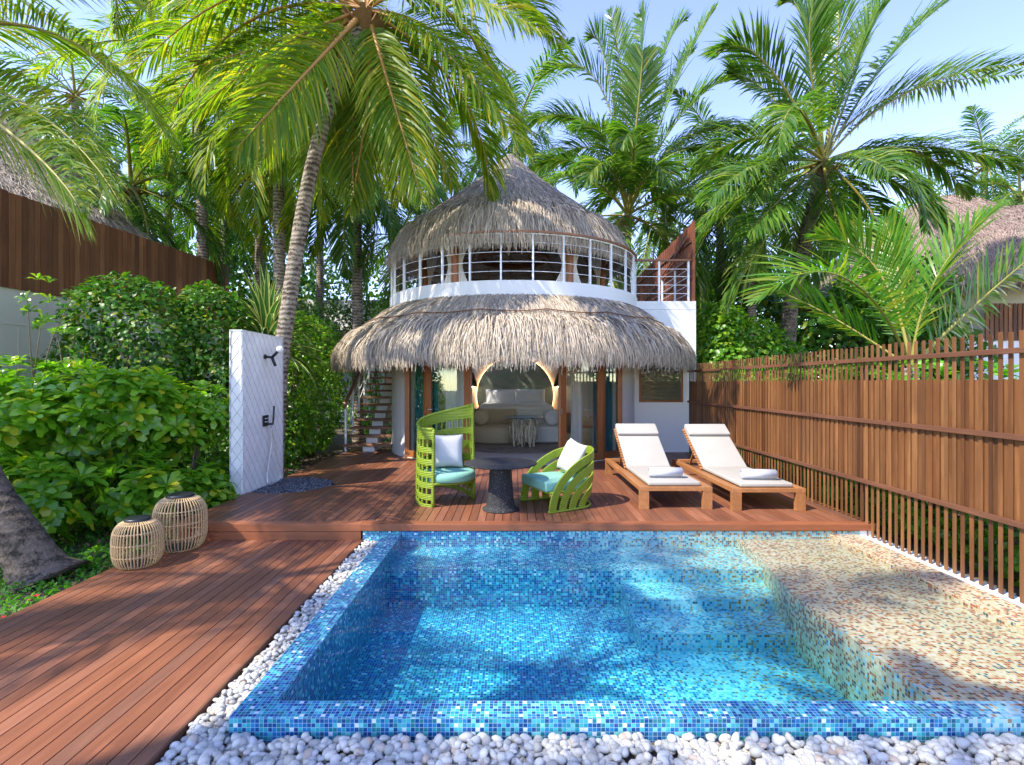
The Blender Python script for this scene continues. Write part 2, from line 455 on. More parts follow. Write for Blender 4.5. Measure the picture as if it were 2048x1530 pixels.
    # mural behind the bed
    t = NT('mural'); p = t.pos()
    c = t.ramp(t.noise(t.mapv(p, (1.2, 1, 3.)), 1.6, 6, .65), [(.3, (.24, .28, .22)), (.5, (.42, .45, .36)), (.62, (.28, .38, .28)), (.75, (.60, .60, .52))])
    t.pbr(c, .85, .1)
    t = NT('rug'); p = t.pos()
    c = t.ramp(t.noise(p, 1.6, 5, .7), [(.3, (.20, .17, .15)), (.45, (.46, .41, .35)), (.6, (.33, .28, .24)), (.7, (.52, .47, .42))])
    t.pbr(c, .95, .05)
# ---------------------------------------------------------------- vegetation builders
def norm(a): return a/(np.linalg.norm(a, axis=-1, keepdims=True)+1e-9)

class VB:
    "vertex / quad collector"
    def __init__(s): s.V = []; s.F = []; s.n = 0
    def add(s, V, F):
        V = V.reshape(-1, 3); s.V.append(V); s.F.append(F.reshape(-1, 4)+s.n); s.n += len(V)
    def build(s, name, mat, parent=None, smooth=False):
        return mk(name, np.concatenate(s.V), np.concatenate(s.F), mat, parent, smooth, world=True)

def frond(vb, rb, P0, P1, P2, L=.75, n=62, w=.035, grav=.5, r0=.035, spread=.55, start=.16):
    P0, P1, P2 = (np.array(p, float) for p in (P0, P1, P2))
    S = np.cross(P1-P0, P2-P0)
    if np.linalg.norm(S) < 1e-4: S = np.cross(P2-P0, (0.3, .2, 1))
    S = norm(S)
    t = np.linspace(start, 1., n)[:, None]
    t = t+rng.normal(0, .003, t.shape)
    pos = (1-t)**2*P0+2*t*(1-t)*P1+t*t*P2
    tan = norm(2*(1-t)*(P1-P0)+2*t*(P2-P1))
    up = np.cross(S, tan)
    if up[n//2][2] < 0: up = -up
    prof = np.clip(np.sin(np.pi*np.clip((t-start)/(1-start)*.88+.10, 0, 1))**.65, .16, 1)*L
    nseg = 3
    for sg in (-1, 1):
        a = R(28)+R(38)*t+rng.normal(0, .07, t.shape)
        d = sg*S*np.cos(a)+tan*np.sin(a)+up*(.22+rng.normal(0, .10, t.shape))
        ln = prof*rng.uniform(.86, 1.08, t.shape)
        g = grav*rng.uniform(.7, 1.35, t.shape)
        cur = pos.copy(); rows = []
        wid = [.35, 1., .85, .06]
        for k in range(nseg+1):
            dd = norm(d+np.array((0, 0, -1.))*g*(k/nseg)**1.1*1.6)
            wv = norm(tan-dd*np.sum(tan*dd, 1, keepdims=True)+up*rng.normal(0, .25, t.shape))
            ww = w*wid[k]*.5
            rows.append(np.stack([cur-wv*ww, cur+wv*ww], 1))
            cur = cur+dd*ln/nseg
        A = np.stack(rows, 1)           # n, 4, 2, 3
        m = A.shape[0]
        base = np.arange(m)[:, None, None]*8
        q = np.array([[2*k, 2*k+1, 2*k+3, 2*k+2] for k in range(nseg)])[None]
        vb.add(A.reshape(-1, 3), (base+q).reshape(-1, 4))
    k = 14
    tt = np.linspace(0, 1, k)[:, None]
    c = (1-tt)**2*P0+2*tt*(1-tt)*P1+tt*tt*P2
    tg = norm(2*(1-tt)*(P1-P0)+2*tt*(P2-P1)); uu = np.cross(S, tg)
    r = (r0*(1-tt)**1.1+.004)
    ring = np.stack([c+S*r*1.3, c+uu*r*.7, c-S*r*1.3, c-uu*r*.7], 1)
    q = np.array([[i*4+j, i*4+(j+1) % 4, (i+1)*4+(j+1) % 4, (i+1)*4+j] for i in range(k-1) for j in range(4)])
    rb.add(ring, q)

def auto_ctrl(P0, mid, P2): return 2*np.array(mid)-.5*(np.array(P0)+np.array(P2))

def random_fronds(c, n, length, emin=-35, emax=75, az0=0, az1=360, droop=.55):
    out = []
    for i in range(n):
        az = R(az0+(az1-az0)*((i*.618) % 1)+rng.uniform(-8, 8)); el = R(emax+(emin-emax)*((i+.5)/n)**.85+rng.uniform(-6, 6))
        ln = length*rng.uniform(.85, 1.1)*(0.85 if el > R(55) else 1)
        h = np.array((math.cos(az), math.sin(az), 0)); z = np.array((0, 0, 1.))
        P1 = c+(h*math.cos(el)+z*math.sin(el))*ln*.55
        e2 = el-R(38+50*droop*(1 if el < R(50) else .6))
        P2 = P1+(h*math.cos(e2)+z*math.sin(e2))*ln*.52
        out.append((c, P1, P2))
    return out

def trunk_mesh(path, r0, r1, seg=14, n=60, flare=0):
    p = smooth_line(path, n)
    s = np.linspace(0, 1, len(p))
    L = np.sum(np.linalg.norm(np.diff(p, axis=0), axis=1))
    r = r0+(r1-r0)*s**.7+.012*np.abs(np.sin(s*L*9.))*(r0/.15)*.6+flare*np.exp(-s*L/.28)
    return MB().tube(p, r, seg)

def palm(name, label, path, r0, r1, fronds, leaf='palm_green', rach='rachis', L=.75, n=62, w=.035, grav=.5, flare=0, bark='palm_bark', group=None, fr0=.035, boot=.28):
    base = np.array(path[0], float)
    t = thing(name, label, 'palm tree', tuple(base), 0, group)
    if len(path) > 1:
        tr = trunk_mesh(path, r0, r1, flare=flare).build('trunk', M[bark], t, True, True)
    vb, rb = VB(), VB()
    for f in fronds:
        g = f[3] if len(f) > 3 else grav
        frond(vb, rb, f[0], f[1], f[2], L*(f[4] if len(f) > 4 else 1), n, w, g, fr0)
    cr = vb.build('crown', M[leaf], t)
    rb.build('frond_stalks', M[rach], cr, True)
    if boot:
        c = np.array(fronds[0][0]); mb = MB()
        for i in range(16):
            a = i*2.4; d = np.array((math.cos(a), math.sin(a), .9))
            q = c+np.array((0, 0, -boot*1.3))
            mb.bar(q+d*.05, q+d*boot*rng.uniform(.8, 1.25), .09, .03)
        mb.build('fibre_sheath', M['fibre'], cr, False, True)
    return t

def leaf_quads(O, D, N, L, W, curl=.15, shape='oval'):
    "O origins, D leaf direction, N leaf up-normal: folded leaf of 2 x 2 quads"
    D = norm(D); S = norm(np.cross(D, N)); N = np.cross(S, D)
    L = L[:, None]; W = W[:, None]
    if shape == 'oval': a, wa, b, wb = .28, .42, .68, .46
    elif shape == 'spat': a, wa, b, wb = .44, .19, .80, .50
    else: a, wa, b, wb = .3, .5, .7, .35
    mid1 = O+D*L*a+N*L*.02; mid2 = O+D*L*b-N*L*curl*.35
    tip = O+D*L*.985-N*L*curl
    v = [O, mid1-S*W*wa+N*W*.12, mid1, mid1+S*W*wa+N*W*.12, mid2-S*W*wb+N*W*.10, mid2, mid2+S*W*wb+N*W*.10, tip-S*W*(.26 if shape == 'spat' else .10), tip+S*W*(.26 if shape == 'spat' else .10)]
    A = np.stack(v, 1); m = len(O)
    q = np.array([[0, 3, 2, 1], [1, 2, 5, 4], [2, 3, 6, 5], [4, 6, 8, 7]])
    return A, (np.arange(m)[:, None, None]*9+q[None]).reshape(-1, 4)

def rand_dirs(n, up=.0):
    d = rng.normal(size=(n, 3)); d[:, 2] += up
    return norm(d)

def blob_points(ells, n, lo=.72, hi=1.05, keep=.80):
    "points near the surface of a union of ellipsoids (cx,cy,cz,rx,ry,rz)"
    E = np.array(ells, float)
    wgt = (E[:, 3]*E[:, 4]+E[:, 4]*E[:, 5]+E[:, 3]*E[:, 5]); wgt /= wgt.sum()
    pts, nrm = [], []
    tot = 0
    while tot < n:
        k = rng.choice(len(E), size=n, p=wgt)
        d = rand_dirs(n)
        r = rng.uniform(lo, hi, n)[:, None]
        p = E[k, :3]+d*E[k, 3:]*r
        q = (p[:, None, :]-E[None, :, :3])/E[None, :, 3:]
        dist = np.sqrt((q**2).sum(2)); dist[np.arange(n), k] = 9
        ok = dist.min(1) > keep
        pts.append(p[ok]); nrm.append(norm(d/E[k, 3:])[ok]); tot += ok.sum()
        if len(pts) > 60: break
    return np.concatenate(pts)[:n], np.concatenate(nrm)[:n]

def leaf_cloud(vb, pts, nrm, L, W, droop=.25, shape='oval', jitter=.7):
    n = len(pts)
    D = norm(nrm*.6+rand_dirs(n)*jitter+np.array((0, 0, -droop)))
    N = norm(nrm+np.array((0, 0, .8))+rand_dirs(n)*.5)
    A, q = leaf_quads(pts, D, N, L*rng.uniform(.6, 1.2, n), W*rng.uniform(.7, 1.15, n), .18, shape)
    vb.add(A, q)

def rosettes(vb, pts, nrm, k, L, W, open_=R(46)):
    n = len(pts)
    ax = norm(nrm*.7+np.array((0, 0, .75))+rand_dirs(n)*.28)
    t1 = norm(np.cross(ax, rand_dirs(n))); t2 = np.cross(ax, t1)
    for j in range(k):
        a = j*2.399+rng.uniform(-.2, .2, n)
        tilt = (R(20)+(open_+R(22)-R(20))*(j/k)+rng.uniform(-.15, .15, n))[:, None]
        h = t1*np.cos(a)[:, None]+t2*np.sin(a)[:, None]
        D = ax*np.cos(tilt)+h*np.sin(tilt)
        N = ax*np.sin(tilt)-h*np.cos(tilt)
        l = L*rng.uniform(.75, 1.15, n)*(.65+.35*j/k)
        A, q = leaf_quads(pts, D, N, l, W*rng.uniform(.85, 1.1, n)*(.7+.3*j/k), .30, 'spat')
        vb.add(A, q)

def stems(mb, base, tips, r=.018, wob=.12):
    for tp in tips:
        b = np.array(base)+rng.uniform(-.18, .18, 3)*np.array((1, 1, 0))
        tp = np.array(tp)
        m1 = b*.65+tp*.35+rng.normal(0, wob, 3)*np.array((1, 1, .3)); m2 = b*.3+tp*.7+rng.normal(0, wob, 3)*np.array((1, 1, .3))
        mb.tube(smooth_line([b, m1, m2, tp], 12), np.linspace(r, r*.45, 13), 6)

def shrub(name, label, cat, base, ells, kind='rosette', n=120, L=.15, W=.07, k=12, mat='leaf_big', group=None, nstem=7, sr=.018, lo=.72, jitter=.7, droop=.25, shape='oval'):
    t = thing(name, label, cat, base, 0, group)
    vb = VB()
    pts, nr = blob_points(ells, n, lo)
    if kind == 'rosette': rosettes(vb, pts, nr, k, L, W)
    else: leaf_cloud(vb, pts, nr, L, W, droop, shape, jitter)
    vb.build('foliage', M[mat], t, False)
    mb = MB()
    idx = rng.choice(len(pts), min(nstem, len(pts)), replace=False)
    stems(mb, base, [pts[i] for i in idx], sr)
    mb.build('stem', M['bark_small'], t, True, True)
    return t

# thatch -------------------------------------------------------------
def arc_profile(prof, drop=.5, n=80):
    p = smooth_line([(r, z, 0) for r, z in prof], n)[:, :2]
    tl = p[-1]-p[-3]; tl /= np.linalg.norm(tl)
    ext = [p[-1]+tl*.04]
    d = tl.copy()
    for i in range(12):
        d = d*.7+np.array((.04, -1))*.3; d /= np.linalg.norm(d)
        ext.append(ext[-1]+d*drop/12)
    p = np.concatenate([p, np.array(ext)])
    s = np.concatenate([[0], np.cumsum(np.linalg.norm(np.diff(p, axis=0), axis=1))])
    return p, s

def strands(vb, prof, c, a0, a1, n, s_lo, s_hi, ln, w=.008, lift=.05, drift=.08, drop=.5, even=True, lean=0, sx=1, sy=1, nseg=3, rough=.015, sfun=None, jit=(.6, 1.15)):
    p, s = arc_profile(prof, drop)
    u = rng.uniform(size=n)
    a = rng.uniform(a0, a1, n)
    lo = np.full(n, s_lo) if sfun is None else s_lo+sfun(a)
    s0 = lo+(s_hi-s_lo)*u
    L = ln*rng.uniform(jit[0], jit[1], n)
    dr = rng.normal(0, drift, n)
    off0 = rng.uniform(.0, rough*2, n)
    lf = lift*rng.uniform(.2, 1.3, n)
    rows = []
    clump = rng.normal(0, 1, 700)[(np.mod(a, 6.2832)*110).astype(int) % 700]; dr = dr+clump*drift*.8
    for k in range(nseg+1):
        f = k/nseg
        ss = s0+L*f
        r = np.interp(ss, s, p[:, 0]); z = np.interp(ss, s, p[:, 1])
        e = 1e-2
        dr_ = np.interp(ss+e, s, p[:, 0])-np.interp(ss-e, s, p[:, 0]); dz = np.interp(ss+e, s, p[:, 1])-np.interp(ss-e, s, p[:, 1])
        nn = np.sqrt(dr_**2+dz**2)+1e-9
        nr_, nz = -dz/nn, dr_/nn
        o = off0+lf*math.sin(f*math.pi*.8)+.008
        r2 = r+nr_*o; z2 = z+nz*o
        ang = a+dr*f*L/np.maximum(r2, .3)+lean*f*L
        X = c[0]+sx*r2*np.cos(ang); Y = c[1]+sy*r2*np.sin(ang); Z = c[2]+z2
        tw = rng.normal(0, .5, n)
        wx = -np.sin(ang)*np.cos(tw)*w/2*(1-.6*f); wy = np.cos(ang)*np.cos(tw)*w/2*(1-.6*f); wz = np.sin(tw)*w/2
        Pc = np.stack([X, Y, Z], 1); Wv = np.stack([wx, wy, wz], 1)
        rows.append(np.stack([Pc-Wv, Pc+Wv], 1))
    A = np.stack(rows, 1)
    q = np.array([[2*k, 2*k+1, 2*k+3, 2*k+2] for k in range(nseg)])[None]
    vb.add(A, (np.arange(n)[:, None, None]*(2*(nseg+1))+q).reshape(-1, 4))

def pebbles(name, pts, sizes, mat, sub=2, squash=.62):
    import bmesh
    bm = bmesh.new(); bmesh.ops.create_icosphere(bm, subdivisions=sub, radius=1)
    V0 = np.array([v.co[:] for v in bm.verts]); F0 = np.array([[v.index for v in f.verts] for f in bm.faces]); bm.free()
    n = len(pts); out = []
    for i in range(n):
        sc = sizes[i]*np.array((rng.uniform(.8, 1.25), rng.uniform(.6, .95), rng.uniform(.42, squash+.15)))
        V = V0*(1+.10*np.sin(V0[:, [1, 2, 0]]*2.3+rng.uniform(0, 6, 3)))*sc
        a, b, g = rng.uniform(0, 6.28), rng.normal(0, .35), rng.normal(0, .35)
        V = V @ (rot('z', a) @ rot('x', b) @ rot('y', g)).T
        out.append(V+pts[i])
    V = np.concatenate(out); F = (np.arange(n)[:, None, None]*len(V0)+F0[None]).reshape(-1, 3)
    return mk(name, V, F, mat, None, True)
# ---------------------------------------------------------------- ground, deck, pool
def structure(o): o['kind'] = 'structure'; return o

def ground():
    mb = MB().box(-150, 150, -40, 260, -.9, -.30)
    # leave the pool pit open: build the sheet as four slabs
    mb = MB()
    x0, x1, y0, y1 = -1.42, 3.9, 2.6, 5.85
    for a in ((-200, x0, -40, 300), (x1, 200, -40, 300), (x0, x1, -40, y0), (x0, x1, y1, 300)):
        mb.box(*a, -.95, -.30)
    structure(mb.build('ground', M['soil']))

def deck():
    p = .0955; g = .006
    mb = MB(); XL, XR = -3.75, 3.94
    cx, cy, cr = -3.41, 7.97, .64
    x = XL; i = 0
    while x < XR-.01:
        a, b = x, min(x+p-g, XR)
        y0 = 5.885; y1 = 12.2
        segs = [(y0, y0, y1, y1)]
        if a < cx+cr:
            d = lambda q: math.sqrt(max(0, cr*cr-(q-cx)**2))
            segs = [(y0, y0, cy-d(a), cy-d(b)), (cy+d(a), cy+d(b), y1, y1)]
        # butt joints here and there
        out = []
        for s in segs:
            if i % 3 == 0 and s[3]-s[1] > 3.5:
                j = s[0]+1.2+(i*1.37) % 2.6
                out += [(s[0], s[1], j, j), (j+.004, j+.004, s[2], s[3])]
            else: out.append(s)
        for (ya, yb, yc, yd) in out:
            mb.prism([(a, ya), (b, yb), (b, yd), (a, yc)], -.028, 0)
        x += p; i += 1
    structure(mb.build('upper_deck', M['deck_dark'], bevel=.0025))
    mb = MB()
    mb.box(-1.67, 3.97, 5.735, 5.880, -.072, 0.001)     # nosing board over the pool
    mb.box(-3.77, -1.672, 5.80, 5.880, -.032, 0.0)
    mb.box(-3.76, -1.676, 5.765, 5.797, -.088, -.003)
    mb.box(-3.76, -1.676, 5.768, 5.797, -.185, -.091)
    mb.box(3.945, 3.975, 5.885, 12.2, -.10, -.001)
    structure(mb.build('deck_edge_board', M['fascia'], bevel=.004))
    structure(MB().box(-3.70, 3.9, 5.92, 12.2, -.29, -.06).build('deck_underside', M['soil']))
    # lower deck
    mb = MB(); x = XL; i = 0; ZL = -.18
    while x < -1.69:
        b = min(x+p-g, -1.665)
        if b-x > .03:
            if i % 4 == 1:
                j = 2.6+(i*.83) % 2.4
                mb.box(x, b, .4, j, ZL-.028, ZL); mb.box(x, b, j+.004, 5.764, ZL-.028, ZL)
            else: mb.box(x, b, .4, 5.764, ZL-.028, ZL)
        x += p; i += 1
    structure(mb.build('lower_deck', M['deck'], bevel=.0025))
    structure(MB().box(-3.72, -1.70, .42, 5.75, -.295, -.225).build('lower_deck_underside', M['soil']))
    structure(MB().box(-1.664, -1.650, .4, 5.764, -.29, -.175).build('lower_deck_trim', M['rail']))
    # dark pebble pad under the shower
    n = 2600; r = cr*np.sqrt(rng.uniform(0, 1, n)); a = rng.uniform(0, 6.283, n)
    X = cx+r*np.cos(a); Y = cy+r*np.sin(a); ok = X > XL+.02
    pts = np.stack([X, Y, -.012+rng.uniform(-.006, .006, n)], 1)[ok]
    structure(MB().lathe([(.001, 0), (cr+.01, 0)], 40, (cx, cy, -.022)).build('pebble_pad_base', M['black']))
    o = pebbles('dark_pebble_pad', pts, np.full(len(pts), .017), M['dark_pebble'], 1, .5)
    props(o, 'round pad of small dark grey pebbles set in the deck beside the shower wall', 'pebbles', None, 'stuff')

ZC = -.115; XO = -1.417; XI = -1.231; YF = 2.609; YI = 2.749; YB = 5.76
def pool():
    ms = M['mosaic']
    t = thing('swimming_pool', 'plunge pool lined with blue mosaic tiles that fade to sand tiles on the right', 'pool', (XO, YF, -.30))
    MB().box(XO, 3.77, YF, YI, -.62, ZC).build('front_coping', M['mosaic_front'], t, world=True, uv=True, bevel=.003)
    MB().box(XO, XI, YI+.001, YB, -.70, ZC-.0005).build('side_coping', ms, t, world=True, uv=True, bevel=.003)
    MB().box(XO, 3.9, YB, YB+.09, -.72, -.082).box(-1.652, XO-.001, YB, YB+.09, -.30, -.080).build('back_wall', ms, t, world=True, uv=True)
    MB().box(XI-.01, 3.2, YI-.02, 5.2, -.80, -.624).build('pool_floor', ms, t, world=True, uv=True)
    MB().box(XI-.01, 2.6, 5.073, YB+.01, -.78, -.257).build('bench', ms, t, world=True, uv=True)
    for a in ((1.03, 2.6, 4.677, 5.072, -.78, -.383), (1.03, 2.6, 4.24, 4.676, -.78, -.481)):
        MB().box(*a).build('step', ms, t, world=True, uv=True)
    edge = smooth_line([(2.45, 5.765, 0), (2.43, 5.35, 0), (2.40, 5.0, 0), (2.30, 4.5, 0), (2.27, 4.1, 0), (2.28, 3.5, 0), (2.285, 2.75, 0)], 36)[:, :2]
    poly = [tuple(q) for q in edge]+[(3.6, 2.75), (3.6, 5.765)]
    MB().prism(poly, -.76, -.172).build('shallow_shelf', M['mosaic_shelf'], t, world=True, uv=True)
    MB().box(3.47, 3.768, YI+.001, YB-.001, -.70, ZC+.001).build('raised_curb', M['mosaic_shelf'], t, world=True, uv=True, bevel=.003)
    MB().box(3.769, 3.97, 1.6, YB-.003, -.60, -.135).box(3.80, 3.935, YB-.001, YB+.13, -.5, -.073).build('white_plinth', M['white_wall'], t, world=True)
    w = MB().box(XI-.004, 3.474, YI-.004, YB+.004, -.70, -.121).build('pool_water', M['water'])
    structure(w)

def gravel():
    def area(x0, x1, y0, y1, z, dens, s0, s1, name, lab):
        n = int((x1-x0)*(y1-y0)*dens)
        pts = []; 
        for k in range(n):
            pts.append((rng.uniform(x0, x1), rng.uniform(y0, y1), z+rng.choice([-.014, .0, .018])+rng.uniform(-.004, .006)))
        o = pebbles(name, np.array(pts), rng.uniform(s0, s1, n), M['pebble'], 2)
        props(o, lab, 'pebbles', None, 'stuff')
    structure(MB().box(-1.66, 3.9, 1.2, 2.605, -.31, -.235).box(-1.646, -1.42, 2.606, 5.75, -.31, -.225).build('pebble_bed', M['soil']))
    area(-1.63, 2.6, 2.05, 2.585, -.212, 1800, .019, .034, 'white_pebbles_front', 'bed of smooth white pebbles along the front of the pool')
    area(-1.635, -1.43, 2.585, 5.74, -.208, 2300, .017, .027, 'white_pebbles_side', 'narrow strip of white pebbles between lower deck and left pool coping')

def fence():
    X = 3.88
    t = thing('slatted_fence', 'long brown timber slat fence along the right side of the deck and pool', 'fence', (X, 6.5, -.12))
    a, b, c = MB(), MB(), MB()
    y = 2.4; i = 0
    while y < 11.62:
        j = rng.uniform(-.008, .008)
        a.obox((X+rng.uniform(-.002, .002), y+.021, (1.95-.132)/2+j), (.011, .038, 1.95+.132), rot('y', rng.normal(0, .0015)))
        for k in range(2):
            yy = y+.044*k+.0
            b.obox((X+.0145+rng.uniform(-.0015, .0015), yy+.021+.0, (1.575+.46)/2+rng.uniform(-.004, .004)), (.014, .0405, 1.575-.46))
        y += .088; i += 1
    a.build('front_slat_row', M['slat'], t, world=True, bevel=.003)
    b.build('back_slat_row', M['slat'], t, world=True)
    for z in (1.795, 1.13, .465):
        MB().box(X-.036, X-.0095, 2.35, 11.62, z-.022, z+.022).build('rail', M['rail'], t, world=True, bevel=.003)
    for yy in (3.3, 5.9, 8.5, 11.0):
        MB().box(X+.058, X+.11, yy, yy+.05, -.28, 1.7).build('post', M['rail'], t, world=True)

def shower():
    x1, x0 = -3.752, -3.935; y0, y1 = 7.26, 8.57; z0, z1 = -.09, 2.276
    t = thing('shower_wall', 'freestanding white outdoor shower wall clad in overlapping diamond shingles', 'shower wall', ((x0+x1)/2, (y0+y1)/2, -.25))
    MB().box(x0+.02, x1-.02, y0+.02, y1-.02, -.30, z1-.01).build('core_wall', M['white_wall'], t, world=True)
    sh = MB(); jt = MB(); w, h = .150, .205; T = .0055
    rows = int((z1-z0)/(h/2))+1
    def shingle(O, U, Nn, ulo, uhi, cu, cz):
        pts = []
        for du, dz in ((0, -h*.5), (w/2*.97, 0), (w/2*.97, h*.5), (-w/2*.97, h*.5), (-w/2*.97, 0)):
            uu = min(max(cu+du, ulo), uhi); zz = min(max(cz+dz, z0-.12), z1)
            pts.append((uu, zz, 1-(dz+h*.5)/h))
        if pts[1][0]-pts[4][0] < .01: return
        V = []
        for uu, zz, f in pts:
            off = .004+T*f*1.5
            V.append(O+U*uu+Nn*off+np.array((0, 0, zz)))
        for uu, zz, f in pts:
            V.append(O+U*uu+Nn*(.0)+np.array((0, 0, zz)))
        sh.add(V, [(0, 1, 2, 3, 4), (0, 5, 6, 1), (1, 6, 7, 2), (2, 7, 8, 3), (3, 8, 9, 4), (4, 9, 5, 0)])
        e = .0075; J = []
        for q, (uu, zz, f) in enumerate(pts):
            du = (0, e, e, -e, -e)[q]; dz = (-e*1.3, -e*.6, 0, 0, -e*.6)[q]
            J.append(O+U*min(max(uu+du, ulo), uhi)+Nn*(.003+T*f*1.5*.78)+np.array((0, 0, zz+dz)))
        jt.add(J, [(0, 1, 2, 3, 4)])  # grey sheet behind each shingle paints the shade line along its edge
    for fi, (O, U, Nn, ln) in enumerate([(np.array((x1-.02, y0, 0)), np.array((0, 1., 0)), np.array((1., 0, 0)), y1-y0),
                         (np.array((x1, y0+.02, 0)), np.array((-1., 0, 0)), np.array((0, -1., 0)), x1-x0),
                         (np.array((x0, y1-.02, 0)), np.array((1., 0, 0)), np.array((0, 1., 0)), x1-x0),
                         (np.array((x0+.02, y1, 0)), np.array((0, -1., 0)), np.array((-1., 0, 0)), y1-y0)]):
        ww = w
        for r in range(rows+1):
            cz = z0+r*h/2
            k = -1
            while k*ww < ln+ww:
                shingle(O, U, Nn, 0., ln, k*ww+(ww/2 if r % 2 else 0), cz); k += 1
    sh.build('shingle_cladding', M['shingle'], t, world=True)
    jt.build('shingle_shade_lines', M['shingle_shade'], t, world=True)
    MB().box(x0+.004, x1-.004, y0+.004, y1-.004, z1-.008, z1+.006).build('capping', M['white_wall'], t, world=True)
    X = x1+.0
    # shower head: black Y bracket with white globe
    s = thing('outdoor_shower', 'black Y-shaped shower arm with a round white globe on the shower wall', 'shower head', (X, 7.92, 1.94))
    a = np.array((X, 7.92, 1.94)); j = np.array((X+.11, 7.92, 1.93)); u = np.array((X+.20, 7.92, 2.02)); d = np.array((X+.16, 7.92, 1.80))
    MB().tube([a, a+(.018, 0, 0)], .035, 16).tube([a, j], .018, 12).tube([j, u], .021, 12).tube([j-(.004, 0, -.004), d], .022, 12).build('arm', M['black'], s, True, True)
    sp = MB(); sp.lathe([(.052*math.sin(math.pi*k/12)+1e-4, -.052*math.cos(math.pi*k/12)) for k in range(13)], 20, tuple(u+np.array((.028, 0, .03)))); sp.build('globe', M['globe'], s, True, True)
    # mixer
    s = thing('shower_mixer', 'square black shower mixer plate with hand shower and looping hose', 'shower mixer', (X, 7.95, .97))
    MB().box(X-.004, X+.014, 7.86, 8.02, .89, 1.055).build('plate', M['black'], s, world=True, bevel=.003)
    for zz in (1.005, .955):
        for dy in (0., .07): MB().tube([(X+.012, 7.90+dy, zz), (X+.032, 7.90+dy, zz)], .014, 12).build('knob', M['steel'], s, True, True)
    MB().tube([(X+.012, 7.96, .92), (X+.07, 7.98, .92)], .016, 12).box(X+.055, X+.085, 7.96, 8.0, .905, .935).build('holder', M['black'], s, world=True)
    MB().tube([(X+.07, 8.03, .905), (X+.078, 8.035, 1.00), (X+.085, 8.04, 1.19)], [.011, .0135, .0135], 10).build('hand_shower', M['black'], s, True, True)
    hose = smooth_line([(X+.07, 8.03, .90), (X+.055, 8.02, .6), (X+.04, 7.93, .2), (X+.06, 7.90, .02), (X+.12, 8.0, -.0+.03), (X+.16, 8.08, .10), (X+.12, 8.06, .42), (X+.06, 8.0, .88)], 60)
    MB().tube(hose, .0075, 8).build('hose', M['steel'], s, True, True)

def lantern(name, label, c, r, h, zb):
    t = thing(name, label, 'lantern', (c[0], c[1], zb), 0, 'rattan lanterns')
    n = 46
    prof = [(r*.74, .0), (r*.90, h*.10), (r*.985, h*.25), (r, h*.45), (r*.985, h*.65), (r*.90, h*.80), (r*.74, h*.90), (r*.50, h*.955)]
    sp = smooth_line([(a, z, 0) for a, z in prof], 28)
    mb = MB()
    for k in range(n):
        a = 2*math.pi*k/n+rng.normal(0, .006)
        pts = np.stack([sp[:, 0]*math.cos(a), sp[:, 0]*math.sin(a), sp[:, 1]], 1)
        mb.tube(pts, .0062, 6)
    ties = mb
    for f in (.0, .25, .5, .73, .90):
        z = h*f; rr = np.interp(z, sp[:, 1], sp[:, 0])-.006
        mb.tube([(rr*math.cos(q), rr*math.sin(q), z+.004) for q in np.linspace(0, 2*math.pi, 49)], .0062, 6, False)
        if f > 0:
            for k in range(n):
                a = 2*math.pi*k/n
                ties.obox((rr*math.cos(a)*1.018, rr*math.sin(a)*1.018, z), (.015, .015, .011), rot('z', a))
    mb.build('cane_cage', M['rattan'], t, True)
    MB().lathe([(.001, -.004), (r*.72, -.004), (r*.73, .008), (.001, .010)], 32).build('base_plate', M['black'], t, True)
    cap = MB().lathe([(r*.50, h*.955-.01), (r*.53, h*.955), (r*.53, h*.955+.016), (r*.48, h*.955+.028), (r*.40, h*.955+.026), (.001, h*.955+.022)], 32)
    cap.build('solar_lid', M['black'], t, True)
    MB().lathe([(.001, h*.983), (r*.38, h*.983), (r*.385, h*.980)], 24).build('lid_glass', M['dark_glass'], t, True)
    MB().lathe([(.001, h*.93), (r*.16, h*.92), (r*.15, h*.62), (.001, h*.60)], 16).build('lamp_unit', M['black'], t, True)
